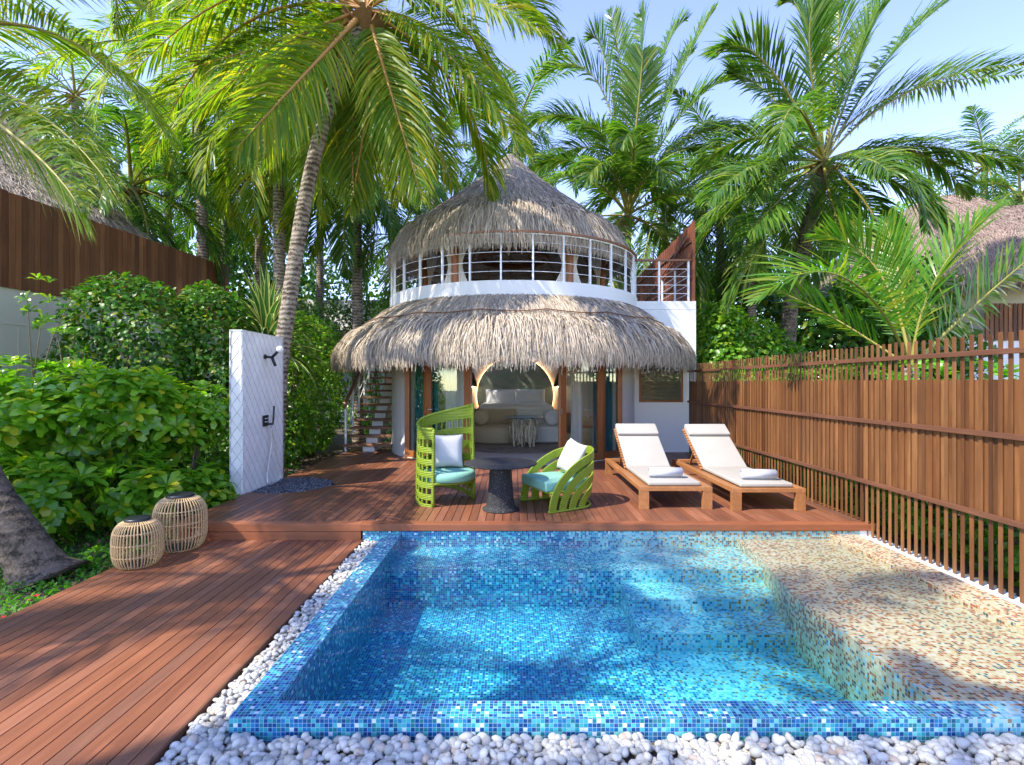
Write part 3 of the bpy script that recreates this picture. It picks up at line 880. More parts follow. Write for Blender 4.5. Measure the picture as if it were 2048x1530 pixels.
# ---------------------------------------------------------------- furniture on the deck
def lounger(loc, label):
    t = thing('sun_lounger', label, 'sun lounger', loc, 0, 'sun loungers side by side on the deck')
    W, L, Zt = .885, 2.43, .275
    tk = M['teak']
    for nm, x0 in (('side_rail', 0.), ('side_rail', W-.085)):
        MB().box(x0, x0+.085, .0, L, Zt-.055, Zt).build(nm, tk, t, bevel=.004)
    MB().box(.086, W-.086, .0, .09, Zt-.052, Zt-.002).build('cross_rail', tk, t, bevel=.003)
    MB().box(.086, W-.086, L-.09, L, Zt-.052, Zt-.002).build('cross_rail', tk, t, bevel=.003)
    MB().box(.086, W-.086, L*.56, L*.56+.05, Zt-.055, Zt-.01).build('cross_rail', tk, t, bevel=.003)
    for x0 in (0., W-.112):
        for y0 in (.002, L-.062):
            MB().box(x0-.0015, x0+.1135, y0, y0+.06, 0, Zt-.054).box(x0-.0015, x0+.1135, y0-.003, y0-.0005, Zt-.058, Zt-.002).build('leg', tk, t, bevel=.003)
    mb = MB(); y = .12
    while y < 1.28:
        mb.box(.09, W-.09, y, y+.05, Zt-.03, Zt-.008); y += .068
    mb.build('seat_slats', tk, t)
    # raised back
    hy, hz = 1.31, Zt+.01; ang = R(31)
    M3 = rot('x', ang)
    def bk(x, s, o): return np.array((x, hy, hz))+M3 @ np.array((0, s, o))
    mb = MB()
    s = .02
    while s < 1.0:
        mb.obox(bk(W/2-.01, s+.02, -.012), (W-.20, .045, .02), M3); s += .062
    mb.build('back_slats', M['teak'], t)
    for xq in (.16, W-.18): MB().bar(bk(xq, 0, -.035), bk(xq, 1.0, -.035), .035, .03).build('back_rail', tk, t)
    for x in (.17, W-.19):
        MB().bar(bk(x, .55, -.05), (x, hy+.72, Zt-.03), .03, .02).build('back_prop', tk, t)
    # cushion: one bent slab, pillow roll on top
    x0, x1 = .115, W-.13; th = .05
    def slab(pa, pb, xa, xb, th, M_, o):
        ln = pb-pa
        mb = MB(); mb.obox((0, 0, 0), (xb-xa, ln, th))
        return mb
    c1 = MB().obox(((x0+x1)/2, .055+(hy-.055)/2, Zt+th/2+.004), (x1-x0, hy-.055+.03, th))
    cu = c1.build('seat_cushion', M['cushion'], t, bevel=.016)
    c2 = MB().obox(bk((x0+x1)/2, .50, th/2+.002), (x1-x0, 1.03, th), M3)
    c2.build('back_cushion', M['cushion'], t, bevel=.016)
    c3 = MB().obox(bk((x0+x1)/2, .865, th+.028), (x1-x0+.012, .275, .055), M3)
    c3.build('head_pillow', M['cushion'], t, bevel=.022)
    for o in t.children:
        if 'cushion' in o.name or 'pillow' in o.name:
            o.modifiers[0].segments = 4
            for p in o.data.polygons: p.use_smooth = True
    return t

def towel(loc, rz, label):
    t = thing('rolled_towel', label, 'towel', loc, rz, 'rolled towels on the sun loungers')
    L, r = .41, .066
    mb = MB(); V = []; n = 90; turns = 4.0
    pts = []
    for k in range(n):
        a = 2*math.pi*turns*k/(n-1); rr = r-(r-.012)*k/(n-1)
        pts.append((rr*math.cos(a-1.9)*1.05, r+rr*math.sin(a-1.9)*.97))
    pts = np.array(pts)
    T = np.gradient(pts, axis=0); T /= np.linalg.norm(T, axis=1)[:, None]; N = np.stack([-T[:, 1], T[:, 0]], 1)*.0052
    outer, inner = pts-N, pts+N
    V = []; Fs = []
    for x in (-L/2, L/2):
        V += [(x+.004*math.sin(k*.5), p[0], p[1]) for k, p in enumerate(outer)]
        V += [(x+.004*math.sin(k*.5), p[0], p[1]) for k, p in enumerate(inner)]
    for k in range(n-1):
        Fs += [(k, k+1, 2*n+k+1, 2*n+k), (n+k, 3*n+k, 3*n+k+1, n+k+1), (k, n+k, n+k+1, k+1), (2*n+k, 2*n+k+1, 3*n+k+1, 3*n+k)]
    Fs += [(0, 2*n, 3*n, n), (n-1, 2*n-1, 4*n-1, 3*n-1)]
    mb.add(V, Fs); mb.build('terry_roll', M['towel'], t, True)

def round_table():
    t = thing('round_table', 'round black granite-look pedestal table between the two green chairs', 'table', (-.158, 6.41, 0))
    MB().lathe([(.001, .540), (.15, .540), (.40, .550), (.438, .556), (.446, .563), (.444, .571), (.436, .574), (.001, .575)], 72).build('tabletop', M['granite'], t, True)
    MB().lathe([(.001, .0), (.215, .0), (.222, .008), (.218, .018), (.198, .032), (.178, .052), (.166, .085), (.160, .14), (.148, .30), (.134, .46), (.128, .541)], 56).build('pedestal', M['granite'], t, True)

def tub_chair():
    c = np.array((-.88, 6.88)); r = .375
    t = thing('high_back_chair', 'green woven high-back tub chair with openwork grid to the left of the table', 'chair', (c[0], c[1], 0), 0)
    a0, a1 = R(252), R(25)
    ncol, npc = 19, 4
    nu = ncol*npc
    def top(f):   # f 0 at near-left edge .. 1 at right edge
        return .965+.29*np.clip((f-.18)/.82, 0, 1)**.85
    # bands (v in 0..1 of local height), open rows between
    vb = [(0, .035, 1), (.035, .085, 0), (.085, .16, 1), (.16, .235, 0), (.235, .31, 1), (.31, .375, 0), (.375, .455, 1), (.455, .53, 0), (.53, .61, 1), (.61, .685, 0), (.685, .765, 1), (.765, .86, 0), (.86, 1, 1)]
    V, Fs = [], []; nv = []
    for (a, b, s) in vb:
        m = 3 if s else 1
        nv += [(a+(b-a)*k/m, s) for k in range(m)]
    nv.append((1., 1))
    def zbot(f):  # arched foot line at the back
        d = np.clip(1-abs(f-.56)/.44, 0, 1)
        return .0+.13*math.sin(math.pi/2*d)**1.2
    def pt(i, v, o):
        f = i/nu; a = a0+(a1-a0)*f
        zb, zt = zbot(f), top(f)
        z = zb+(zt-zb)*v
        rr = r+o+.028*math.cos(v*math.pi)*.6+.02*(v-.5)
        return (rr*math.cos(a), rr*math.sin(a), z)
    T = .013
    idx = {}
    def vid(i, j, s):
        k = (i, j, s)
        if k not in idx: idx[k] = len(V); V.append(pt(i, nv[j][0], T if s else -T))
        return idx[k]
    def solid(i, j):
        if i < 0 or i >= nu or j < 0 or j >= len(nv)-1: return False
        return bool(nv[j][1]) or i % npc == 0 or i < 1 or i >= nu-1
    for i in range(nu):
        for j in range(len(nv)-1):
            if not solid(i, j): continue
            Fs.append((vid(i, j, 1), vid(i, j+1, 1), vid(i+1, j+1, 1), vid(i+1, j, 1)))
            Fs.append((vid(i, j, 0), vid(i+1, j, 0), vid(i+1, j+1, 0), vid(i, j+1, 0)))
            if not solid(i-1, j): Fs.append((vid(i, j, 0), vid(i, j+1, 0), vid(i, j+1, 1), vid(i, j, 1)))
            if not solid(i+1, j): Fs.append((vid(i+1, j, 0), vid(i+1, j, 1), vid(i+1, j+1, 1), vid(i+1, j+1, 0)))
            if not solid(i, j-1): Fs.append((vid(i, j, 0), vid(i, j, 1), vid(i+1, j, 1), vid(i+1, j, 0)))
            if not solid(i, j+1): Fs.append((vid(i, j+1, 0), vid(i+1, j+1, 0), vid(i+1, j+1, 1), vid(i, j+1, 1)))
    o = mk('woven_shell', V, Fs, M['weave'], t, True)
    m = o.modifiers.new('b', 'BEVEL'); m.width = .004; m.segments = 2; m.limit_method = 'ANGLE'
    fr = MB()
    fr.tube([pt(i, 1.0, 0) for i in range(0, nu+1, 2)], .021, 10)
    for i in (0, nu): fr.tube([pt(i, v, 0) for v in np.linspace(0, 1.005, 14)], .020, 10)
    fr.tube([pt(i, 0.0, 0) for i in range(0, nu+1, 2)], .015, 8)
    fr.build('rim_tube', M['weave'], t, True)
    # seat ring closing the front between the two uprights
    ring = MB(); sa = np.linspace(a0, a1+2*math.pi, 26)
    P0, P1 = np.array(pt(0, 0, 0))[:2], np.array(pt(nu, 0, 0))[:2]
    arc = []
    for k in range(21):
        f = k/20; b = P0*(1-f)+P1*f
        out = norm(np.array((P0+P1)/2)[None])[0]*.13*math.sin(math.pi*f)
        arc.append((b[0]+out[0], b[1]+out[1], .285))
    ring.tube(arc, .022, 10)
    ring.build('seat_rim', M['weave'], t, True)
    MB().lathe([(.001, .27), (r-.02, .27), (r-.02, .29), (.001, .29)], 40).build('seat_deck', M['weave'], t, True)
    d = norm(((P0+P1)/2)[None])[0]
    cc = (d[0]*.035, d[1]*.035)
    MB().lathe([(.001, .295), (.335, .295), (.352, .31), (.355, .36), (.345, .395), (.31, .41), (.001, .416)], 48, (cc[0], cc[1], 0)).build('seat_cushion', M['teal_fabric'], t, True)
    # pillow leaning on the back
    q = thing('throw_pillow', 'square white throw pillow leaning inside the high-back chair', 'pillow', (-.885, 7.02, .42), 0, None)
    Mx = rot('z', R(6)) @ rot('x', R(-9))
    MB().pillow(.42, .44, .15, Mx, (0, 0, .215)).build('cover', M['linen'], q, True)

def arc_chair():
    # frame: forward f, side s
    F1 = np.array((.417, 6.19)); f = np.array((-.90, -.43)); f /= np.linalg.norm(f); s = np.array((-f[1], f[0])); s = -s if s[1] < 0 else s
    Wd, Dp = .74, .76
    org = F1+s*Wd/2-f*Dp/2
    t = thing('low_arc_chair', 'low green woven armchair of nested arching bands to the right of the table', 'chair', (org[0], org[1], 0), 0)
    # U-shaped plan, parametrised by arc length from near front foot round the back to far front foot
    def plan(u):   # u -1..1
        # superellipse half: x forward from -D/2 .. D/2
        th = math.pi/2*(1-abs(u)); sg = 1 if u > 0 else -1
        X = Dp/2-Dp*math.cos(th)**.75*1.0 if True else 0
        Y = sg*Wd/2*min(1, math.sin(th)*1.0)**.55 if th > 0 else 0
        # keep sides straight near the front, narrower at the back
        return X, Y
    us = np.linspace(-1, 1, 241)
    pl = []
    for u in us:
        a = abs(u)*1.0
        # straight side from front (a=1) to a=.45, then rounded back
        if a > .42:
            x = Dp/2-(1-a)/.58*Dp*.62; y = Wd/2*(1-.10*((1-a)/.58)**2)
        else:
            th = a/.42*math.pi/2
            x = Dp/2-Dp*.62-Dp*.38*math.cos(th); y = Wd/2*.90*math.sin(th)
        pl.append((x, y*(1 if u > 0 else -1)))
    pl = np.array(pl)
    al = np.concatenate([[0], np.cumsum(np.linalg.norm(np.diff(pl, axis=0), axis=1))]); half = al[-1]/2
    def surf(a, z, o=0):   # a = arc length
        x = np.interp(a, al, pl[:, 0]); y = np.interp(a, al, pl[:, 1])
        e = .01; tx = np.interp(a+e, al, pl[:, 0])-np.interp(a-e, al, pl[:, 0]); ty = np.interp(a+e, al, pl[:, 1])-np.interp(a-e, al, pl[:, 1])
        nn = math.hypot(tx, ty)+1e-9; nx, ny = -ty/nn, tx/nn
        back = 1-min(abs(a-half)/half, 1)
        lean = .05*(z/.7-.3)*back**.5
        bul = .02*math.sin(min(z, .7)/.7*math.pi)
        o = o+lean+bul
        w = org*0+f*(x)+s*(y)+(f*nx+s*ny)*o
        return np.array((w[0], w[1], z))
    bands = [(0.0, .705), (.15, .57), (.30, .43), (.45, .29)]
    for bi, (u0, hh) in enumerate(bands):
        n = 90; cen = []
        Lb = half-u0-.05
        for k in range(n+1):
            tt = k/n; q = 1-abs(2*tt-1)
            # arch: steep at foot, flat at the back
            ph = q*math.pi/2
            a = u0+.05+Lb*(1-math.cos(ph)) if tt <= .5 else al[-1]-u0-.05-Lb*(1-math.cos(ph))
            z = .012+(hh-.045)*math.sin(ph)**.92
            cen.append((a, z))
        cen = np.array(cen); T = np.gradient(cen, axis=0); T /= np.linalg.norm(T, axis=1)[:, None]; N = np.stack([-T[:, 1], T[:, 0]], 1)
        V = []; Fs = []; wd = .052
        prof = [(-wd, -.006), (-wd, .006), (-wd*.90, .011), (wd*.90, .011), (wd, .006), (wd, -.006), (wd*.90, -.011), (-wd*.90, -.011)]
        m = len(prof)
        for k in range(n+1):
            for (pw, po) in prof:
                q = cen[k]+N[k]*pw
                V.append(surf(q[0], max(q[1], .004), po-.004*bi))
        for k in range(n):
            for j in range(m):
                j2 = (j+1) % m
                Fs.append((k*m+j, k*m+j2, (k+1)*m+j2, (k+1)*m+j))
        o = mk('arch_band', V, Fs, M['wrap'], t, False)
        cl = np.concatenate([[0], np.cumsum(np.linalg.norm(np.diff(cen, axis=0), axis=1))])
        lay = o.data.uv_layers.new(name='UVMap')
        for l in o.data.loops:
            k, j = divmod(l.vertex_index, m)
            lay.data[l.index].uv = (cl[k], j/m+bi)
    fr = MB()
    fr.tube([surf(a, .014) for a in np.linspace(.0, al[-1], 60)], .014, 8)
    for sd in (0, 1):
        fr.tube([surf(0 if not sd else al[-1], z) for z in (.012, .03)], .014, 8)
    fr.build('ground_hoop', M['wrap'], t, True)
    fr = MB()
    zs = .235
    fr.tube([surf(a, zs, -.045) for a in np.linspace(.05, al[-1]-.05, 50)]+[surf(.05, zs, -.045)], .015, 8)
    fr.build('seat_ring', M['wrap'], t, True)
    # seat deck + cushion (trapezoid)
    def loc(x, y, z): w = f*x+s*y; return (w[0], w[1], z)
    def cush(name, z0, z1, mat, bev, ins, fx):
        x1 = Dp/2+fx; y1 = Wd/2-ins
        poly = [loc(x1, -y1, 0), loc(x1, y1, 0), loc(-.05, y1, 0), loc(-.24, y1*.75, 0), loc(-.31, 0, 0), loc(-.24, -y1*.75, 0), loc(-.05, -y1, 0)]
        o = MB().prism([(p[0], p[1]) for p in poly], z0, z1).build(name, mat, t, False)
        m = o.modifiers.new('b', 'BEVEL'); m.width = bev; m.segments = 4; m.limit_method = 'ANGLE'; m.angle_limit = R(20)
        for p in o.data.polygons: p.use_smooth = True
    cush('seat_panel', .215, .240, M['wrap'], .006, .04, -.03)
    cush('seat_cushion', .245, .365, M['teal_fabric'], .022, .035, .02)
    q0 = org-f*.15-s*.02
    q = thing('scatter_pillow', 'square white scatter pillow tilted against the back of the low armchair', 'pillow', (q0[0], q0[1], .37), 0)
    ang = math.atan2(f[1], f[0])+math.pi/2
    Mx = rot('z', ang) @ rot('x', R(-24)) @ rot('y', R(9))
    MB().pillow(.43, .43, .15, Mx, (0, 0, .225)).build('cover', M['linen'], q, True)
# ---------------------------------------------------------------- the round villa
CY, RV = 12.65, 2.86
def cyl(phi, r=RV): return (r*math.sin(phi), CY-r*math.cos(phi))
def villa():
    t = thing('round_villa', 'two-storey round white villa with two tiers of grey thatch and a curved balcony', 'villa', (0, CY, 0))
    ww = M['white_wall']
    fl, fr_ = -.905, .905           # facade half angle (door glazing zone)
    # wall: thick shell, two arcs beside the glazing and a lintel above
    mb = MB()
    def shell(p0, p1, z0, z1, ro, ri, n):
        V = []; Fs = []
        for k in range(n+1):
            a = p0+(p1-p0)*k/n
            for r, z in ((ro, z0), (ro, z1), (ri, z1), (ri, z0)):
                x, y = cyl(a, r); V.append((x, y, z))
        for k in range(n):
            for j in range(4):
                j2 = (j+1) % 4
                Fs.append((k*4+j, (k+1)*4+j, (k+1)*4+j2, k*4+j2))
        Fs += [(0, 1, 2, 3), (n*4+3, n*4+2, n*4+1, n*4)]
        mb.add(V, Fs)
    shell(fr_, math.pi*.72, -.3, 3.17, RV, RV-.2, 22)
    shell(-math.pi*.72, fl, -.3, 3.17, RV, RV-.2, 22)
    shell(fl-.002+.004, fr_-.004, 2.32, 3.17, RV-.003, RV-.2, 30)
    mb.build('wall', ww, t, False, True)
    # balcony slab
    mb = MB()
    ro, ri = RV+.045, RV-.5
    shell(-math.pi, math.pi, 3.175, 3.455, ro, .02, 72)
    o = mb.build('balcony_slab', ww, t, False, True)
    # room
    mb = MB()
    fp = [cyl(a, RV-.02) for a in np.linspace(-.90, .90, 13)]
    mb.prism(fp+[(2.6, 12.6), (2.6, 16.6), (-2.6, 16.6), (-2.6, 12.6)], -.02, .012)
    mb.build('room_floor', M['stone_floor'], t, world=True)
    mb = MB()
    mb.box(-2.75, 2.75, 16.5, 16.62, .012, 2.9)
    mb.box(-2.75, -2.63, 13.6, 16.5, .012, .4).box(2.63, 2.75, 13.6, 16.5, .012, .4)  # side walls cut low and rear ceiling left open to let daylight in
    mb.box(-2.62, 2.62, 11.0, 13.6, 2.9, 3.0)
    mb.build('room_walls', M['interior'], t, world=True)
    # facade glazing: straight frames between points on the circle
    angs = [-.905, -.665, -.30, .325, .685, .905]
    pts = [np.array((*cyl(a, RV-.06), 0)) for a in angs]
    dw = M['door_wood']
    def frame(a, b, name, stile=.09, head=2.30, glass=True, kick=.13, handle=None, hinge=False):
        d = (b-a); L = np.linalg.norm(d); d /= L; nrm = np.array((d[1], -d[0], 0))
        Mx = np.stack([d, -nrm, (0, 0, 1)], 1)
        def bx(m, u0, u1, z0, z1, th=.05, o=0.): m.obox(a+d*(u0+u1)/2+nrm*o+np.array((0, 0, (z0+z1)/2)), (u1-u0, th, z1-z0), Mx)
        m = MB()
        bx(m, 0, stile, 0.02, head); bx(m, L-stile, L, .02, head); bx(m, stile, L-stile, .02, kick+.02); bx(m, stile, L-stile, head-.12, head)
        dr = m.build(name, dw, t, False, True, bevel=.003)
        if glass:
            g = MB(); bx(g, stile, L-stile, kick+.02, head-.12, .006); g.build('glass_pane', M['glass'], dr, False, True)
        if handle is not None:
            m = MB(); c = a+d*handle+nrm*.03+np.array((0, 0, 1.02))
            sg = 1 if handle < L/2 else -1
            m.tube([c-nrm*.005, c+nrm*.045, c+nrm*.05+d*.02*sg, c+nrm*.05+d*.13*sg], .009, 8).tube([c-nrm*.005, c+nrm*.005], .024, 12)
            c2 = c-np.array((0, 0, .13)); m.build('handle', M['steel'], dr, True, True)
            MB().tube([c2-nrm*.005, c2+nrm*.006], .022, 12).build('lock', M['steel'], dr, True, True)
        if hinge:
            for z in (.25, 1.0, 1.75): MB().obox(a+d*(.004)+nrm*.03+np.array((0, 0, z)), (.02, .03, .12), Mx).build('hinge', M['steel'], dr, False, True)
        return dr
    frame(pts[0], pts[1], 'window_sidelight', .075)
    frame(pts[1], pts[2], 'glass_door', .12, handle=.055)
    frame(pts[3], pts[4], 'glass_door', .12, handle=.64, hinge=True)
    frame(pts[4], pts[5], 'window_sidelight', .075)
    m = MB()
    for p in (pts[2], pts[3]): m.obox(p+np.array((0, .05, 1.16)), (.07, .12, 2.28))
    for p in (pts[0], pts[5]): m.obox(p+np.array((0, -.0, 1.16)), (.10, .14, 2.30))
    for a, b in zip(pts[:-1], pts[1:]): m.bar(a+np.array((0, 0, 2.36)), b+np.array((0, 0, 2.36)), .12, .10)
    m.build('door_frame', dw, t, False, True, bevel=.003)
    # annex on the right
    AX0, AX1, AY = 2.50, 4.06, 11.68
    wx0, wx1, wz0, wz1 = 2.79, 3.77, 1.11, 2.16
    m = MB()
    m.box(AX0, wx0, AY, AY+.2, -.3, 3.17).box(wx1, AX1, AY, AY+.2, -.3, 3.17)
    m.box(wx0, wx1, AY, AY+.2, -.3, wz0).box(wx0, wx1, AY, AY+.2, wz1, 3.17)
    m.box(AX1-.2, AX1, AY+.2, 17.5, -.3, 3.17).box(AX0, AX1-.2, 17.3, 17.5, -.3, 3.17)
    m.box(2.2, AX1, AY-.001, 17.5, 3.175, 3.36)
    m.build('annex_wall', ww, t, world=True)
    m = MB(); fw = .045
    m.box(wx0-.0, wx1, AY-.008, AY+.06, wz0, wz0+fw).box(wx0, wx1, AY-.008, AY+.06, wz1-fw, wz1).box(wx0, wx0+fw, AY-.008, AY+.06, wz0+fw, wz1-fw).box(wx1-fw, wx1, AY-.008, AY+.06, wz0+fw, wz1-fw)
    wn = m.build('window', dw, t, world=True)
    MB().box(wx0+fw, wx1-fw, AY+.02, AY+.028, wz0+fw, wz1-fw).build('glass_pane', M['glass'], wn, world=True)
    bl = MB(); z = wz0+.05
    while z < wz1-.05: bl.obox(((wx0+wx1)/2, AY+.10, z), (wx1-wx0-.1, .03, .003), rot('x', R(35))); z += .03
    bl.build('blind', M['rattan'], wn, world=True)
    MB().box(wx0-.2, wx1+.2, AY+.6, AY+.62, .5, 2.6).build('backing_panel', M['curtain'], wn, world=True)
    # railing on the balcony
    m = thing('balcony_railing', 'white steel balcony railing with thin bars and a curved wooden handrail', 'railing', (0, CY, 3.455))
    rr = RV+.0
    zt = 4.335
    phs = [R(-4.7+12*k) for k in range(-7, 8)]
    def bal(a): return np.array((*cyl(a, rr), 0))
    for a in phs:
        p = bal(a); q = MB()
        Mz = rot('z', a)
        q.obox(p+np.array((0, 0, (3.455+zt)/2)), (.03, .045, zt-3.455), Mz)
        q.build('post', M['white_metal'], m, False, True)
    aa = np.linspace(R(-90), R(86), 70)
    for z in (3.63, 3.81, 3.99, 4.17):
        MB().tube([bal(a)+np.array((0, 0, z)) for a in aa], .0055, 6).build('rail_bar', M['white_metal'], m, True, True)
    MB().tube([bal(a)+np.array((0, 0, zt)) for a in aa], .016, 6).build('top_tube', M['white_metal'], m, True, True)
    hb = MB(); V = []; Fs = []
    for k, a in enumerate(aa):
        for r, z in ((rr+.045, zt+.012), (rr+.045, zt+.05), (rr-.045, zt+.05), (rr-.045, zt+.012)):
            x, y = cyl(a, r); V.append((x, y, z))
    for k in range(len(aa)-1):
        for j in range(4): Fs.append((k*4+j, (k+1)*4+j, (k+1)*4+(j+1) % 4, k*4+(j+1) % 4))
    hb.add(V, Fs); hb.build('handrail', M['handrail'], m, False, True)
    # terrace rail over the annex
    m = thing('terrace_railing', 'short straight white railing with wooden handrail on the roof terrace over the annex', 'railing', (3.4, AY, 3.36))
    for x, y in ((2.66, AY+.12), (3.27, AY+.12), (3.93, AY+.12), (3.93, AY+1.1), (3.93, AY+2.2)):
        MB().box(x-.02, x+.02, y-.02, y+.02, 3.36, 4.27).build('post', M['white_metal'], m, False, True)
    for z in (3.55, 3.74, 3.93, 4.10):
        MB().tube([(2.66, AY+.12, z), (3.93, AY+.12, z), (3.93, AY+2.2, z)], .007, 6).build('rail_bar', M['white_metal'], m, False, True)
    MB().box(2.60, 3.99, AY+.08, AY+.16, 4.275, 4.315).box(3.89, 3.97, AY+.161, AY+2.2, 4.275, 4.315).build('handrail', M['handrail'], m, False, True)
    # slat screen on the terrace
    s = thing('terrace_screen', 'tall reddish slatted timber screen with sloping top beside the roof terrace', 'screen', (4.02, AY+.2, 3.36))
    q = MB(); y = AY+.12; i = 0
    while y < 18.5:
        q.box(4.0, 4.03, y, y+.115, 3.37, 5.13-(y-AY)*.035+rng.uniform(-.02, .02)); y += .185
    q.box(4.0, 4.05, AY+.02, AY+.10, 3.37, 5.16)
    q.build('slat_row', M['red_slat'], s, world=True)
    q = MB(); y = AY+.16
        
    MB().box(3.965, 3.997, AY+.1, 18.4, 3.9, 3.94).box(3.965, 3.997, AY+.1, 18.4, 4.7, 4.74).bar((3.95, AY+.2, 4.85), (3.95, 18.2, 3.45), .03, .05).build('rail', M['rail'], s, world=True)
    # upper pavilion: posts, ring beam, floor interior
    for i, (x, y) in enumerate(((-1.17, 10.55), (1.13, 10.55), (-2.15, 12.9), (2.10, 12.4), (-1.5, 14.7), (1.5, 14.7))):
        MB().lathe([(.075, 3.46), (.075, 4.75)], 16, (x, y, 0)).build('column', M['door_wood'], t, True, True)
    q = MB(); a_ = np.linspace(0, 2*math.pi, 61)
    for r, z, w in ((2.35, 4.40, .055), (2.30, 4.9, .05)):
        q.tube([(r*math.cos(a), CY+r*math.sin(a), z) for a in a_], w, 8, False)
    q.build('ring_beam', M['rafter'], t, True, True)
    q = MB()
    q.lathe([(.80, 4.50), (.86, 4.50), (.86, 4.64), (.80, 4.64), (.80, 4.50)], 40, (0, CY+.2, 0)); q.build('inner_ring', M['handrail'], t, True, True)
    # roof: inner skin, rafters, outer skin and straw
    rc = (-.08, CY)
    prof = [(.03, 7.02), (.26, 6.79), (.59, 6.46), (1.20, 5.95), (1.90, 5.40), (2.45, 4.92), (2.74, 4.42)]
    sp = smooth_line([(r, z, 0) for r, z in prof], 30)
    q = MB().lathe([(r, z) for r, z, _ in sp], 60, (rc[0], rc[1], 0)); ur = q.build('upper_thatch', M['thatch_base'], t, True, True)
    q = MB().lathe([(max(r-.10, .01), z-.10) for r, z, _ in sp]+[(2.68, 4.30), (2.75, 4.42)], 60, (rc[0], rc[1], 0)); q.build('ceiling_lining', M['thatch_under'], ur, True, True)
    q = MB()
    for k in range(24):
        a = 2*math.pi*k/24
        q.tube([(rc[0]+(r-.15)*math.cos(a), rc[1]+(r-.15)*math.sin(a), z-.15) for r, z, _ in sp[4::4]], .024, 6)
    q.build('rafter', M['rafter'], t, True, True)
    q = MB()
    for r_, z_ in ((2.5, 4.72), (2.2, 5.12), (1.85, 5.45), (1.5, 5.75)):
        q.tube([(rc[0]+(r_-.12)*math.cos(a), rc[1]+(r_-.12)*math.sin(a), z_-.12) for a in a_], .012, 5, False)
    q.build('batten', M['rafter'], t, True, True)
    vb = VB()
    seam = lambda a: .07*np.abs(np.sin(a*9))
    S = arc_profile(prof)[1][80-20 if False else -13]
    tot = np.sum(np.linalg.norm(np.diff(sp[:, :2], axis=0), axis=1))
    A0, A1 = -math.pi*1.06, math.pi*.06
    strands(vb, prof, (rc[0], rc[1], 0), A0, A1, 8000, .0, 1.0, .5, .012, .012, .16, .45)
    strands(vb, prof, (rc[0], rc[1], 0), A0, A1, 13000, .7, tot-.95, .45, .012, .012, .16, .45)
    strands(vb, prof, (rc[0], rc[1], 0), A0, A1, 7500, tot-1.0, tot-.22, .62, .015, .10, .12, .50, sfun=seam, nseg=4, jit=(.8, 1.1))
    strands(vb, prof, (rc[0], rc[1], 0), A0, A1, 3200, tot-.30, tot-.02, .42, .015, .05, .12, .52, nseg=4, jit=(.8, 1.1))
    strands(vb, prof, (rc[0], rc[1], 0), A1, 2*math.pi+A0, 5000, tot-.5, tot-.02, .42, .016, .03, .10, .5)
    vb.build('straw', M['thatch'], ur)
    # lower skirt roof
    prof2 = [(2.84, 3.20), (3.12, 3.04), (3.45, 2.77), (3.80, 2.40), (4.0, 2.12)]
    sp2 = smooth_line([(r, z, 0) for r, z in prof2], 24)
    B0, B1 = -math.pi*1.10, math.pi*.10
    q = MB().lathe([(r, z) for r, z, _ in sp2], 60, (0, CY, 0), B0, B1); lr = q.build('lower_thatch', M['thatch_base'], t, True, True)
    q = MB().lathe([(r-.02, z-.10) for r, z, _ in sp2]+[(3.98, 2.06), (4.0, 2.12)], 60, (0, CY, 0), B0, B1); q.build('soffit_lining', M['thatch_under'], lr, True, True)
    tot2 = np.sum(np.linalg.norm(np.diff(sp2[:, :2], axis=0), axis=1))
    vb = VB()
    c2 = (0, CY, 0)
    B0, B1 = B0+.02, B1-.02
    strands(vb, prof2, c2, B0, B1, 16000, .0, .62, .40, .011, .009, .14, .35)
    strands(vb, prof2, c2, B0, B1, 12500, .74, 1.22, .60, .016, .11, .12, .35, sfun=seam, nseg=4, jit=(.8, 1.1))
    strands(vb, prof2, c2, B0, B1, 7500, 1.12, tot2-.02, .42, .016, .05, .12, .42, nseg=4, jit=(.8, 1.1))
    strands(vb, prof2, c2, B0, B1, 3200, tot2-.12, tot2, .32, .016, .03, .14, .44, nseg=4, jit=(.8, 1.15))
    vb.build('straw', M['thatch'], lr)
    q = MB()
    def seamline(prof, s0, c, a0, a1, nsc):
        p, s = arc_profile(prof)
        aa = np.linspace(a0, a1, 400); out = []
        for a in aa:
            ss = s0+.07*abs(math.sin(a*9)); r = np.interp(ss, s, p[:, 0])+.045; z = np.interp(ss, s, p[:, 1])+.045
            out.append((c[0]+r*math.cos(a), c[1]+r*math.sin(a), z))
        return out
    q.tube(seamline(prof2, .70, c2, B0, B1, 9), .010, 5)
    q.build('binding_rope', M['rail'], lr, True, True)

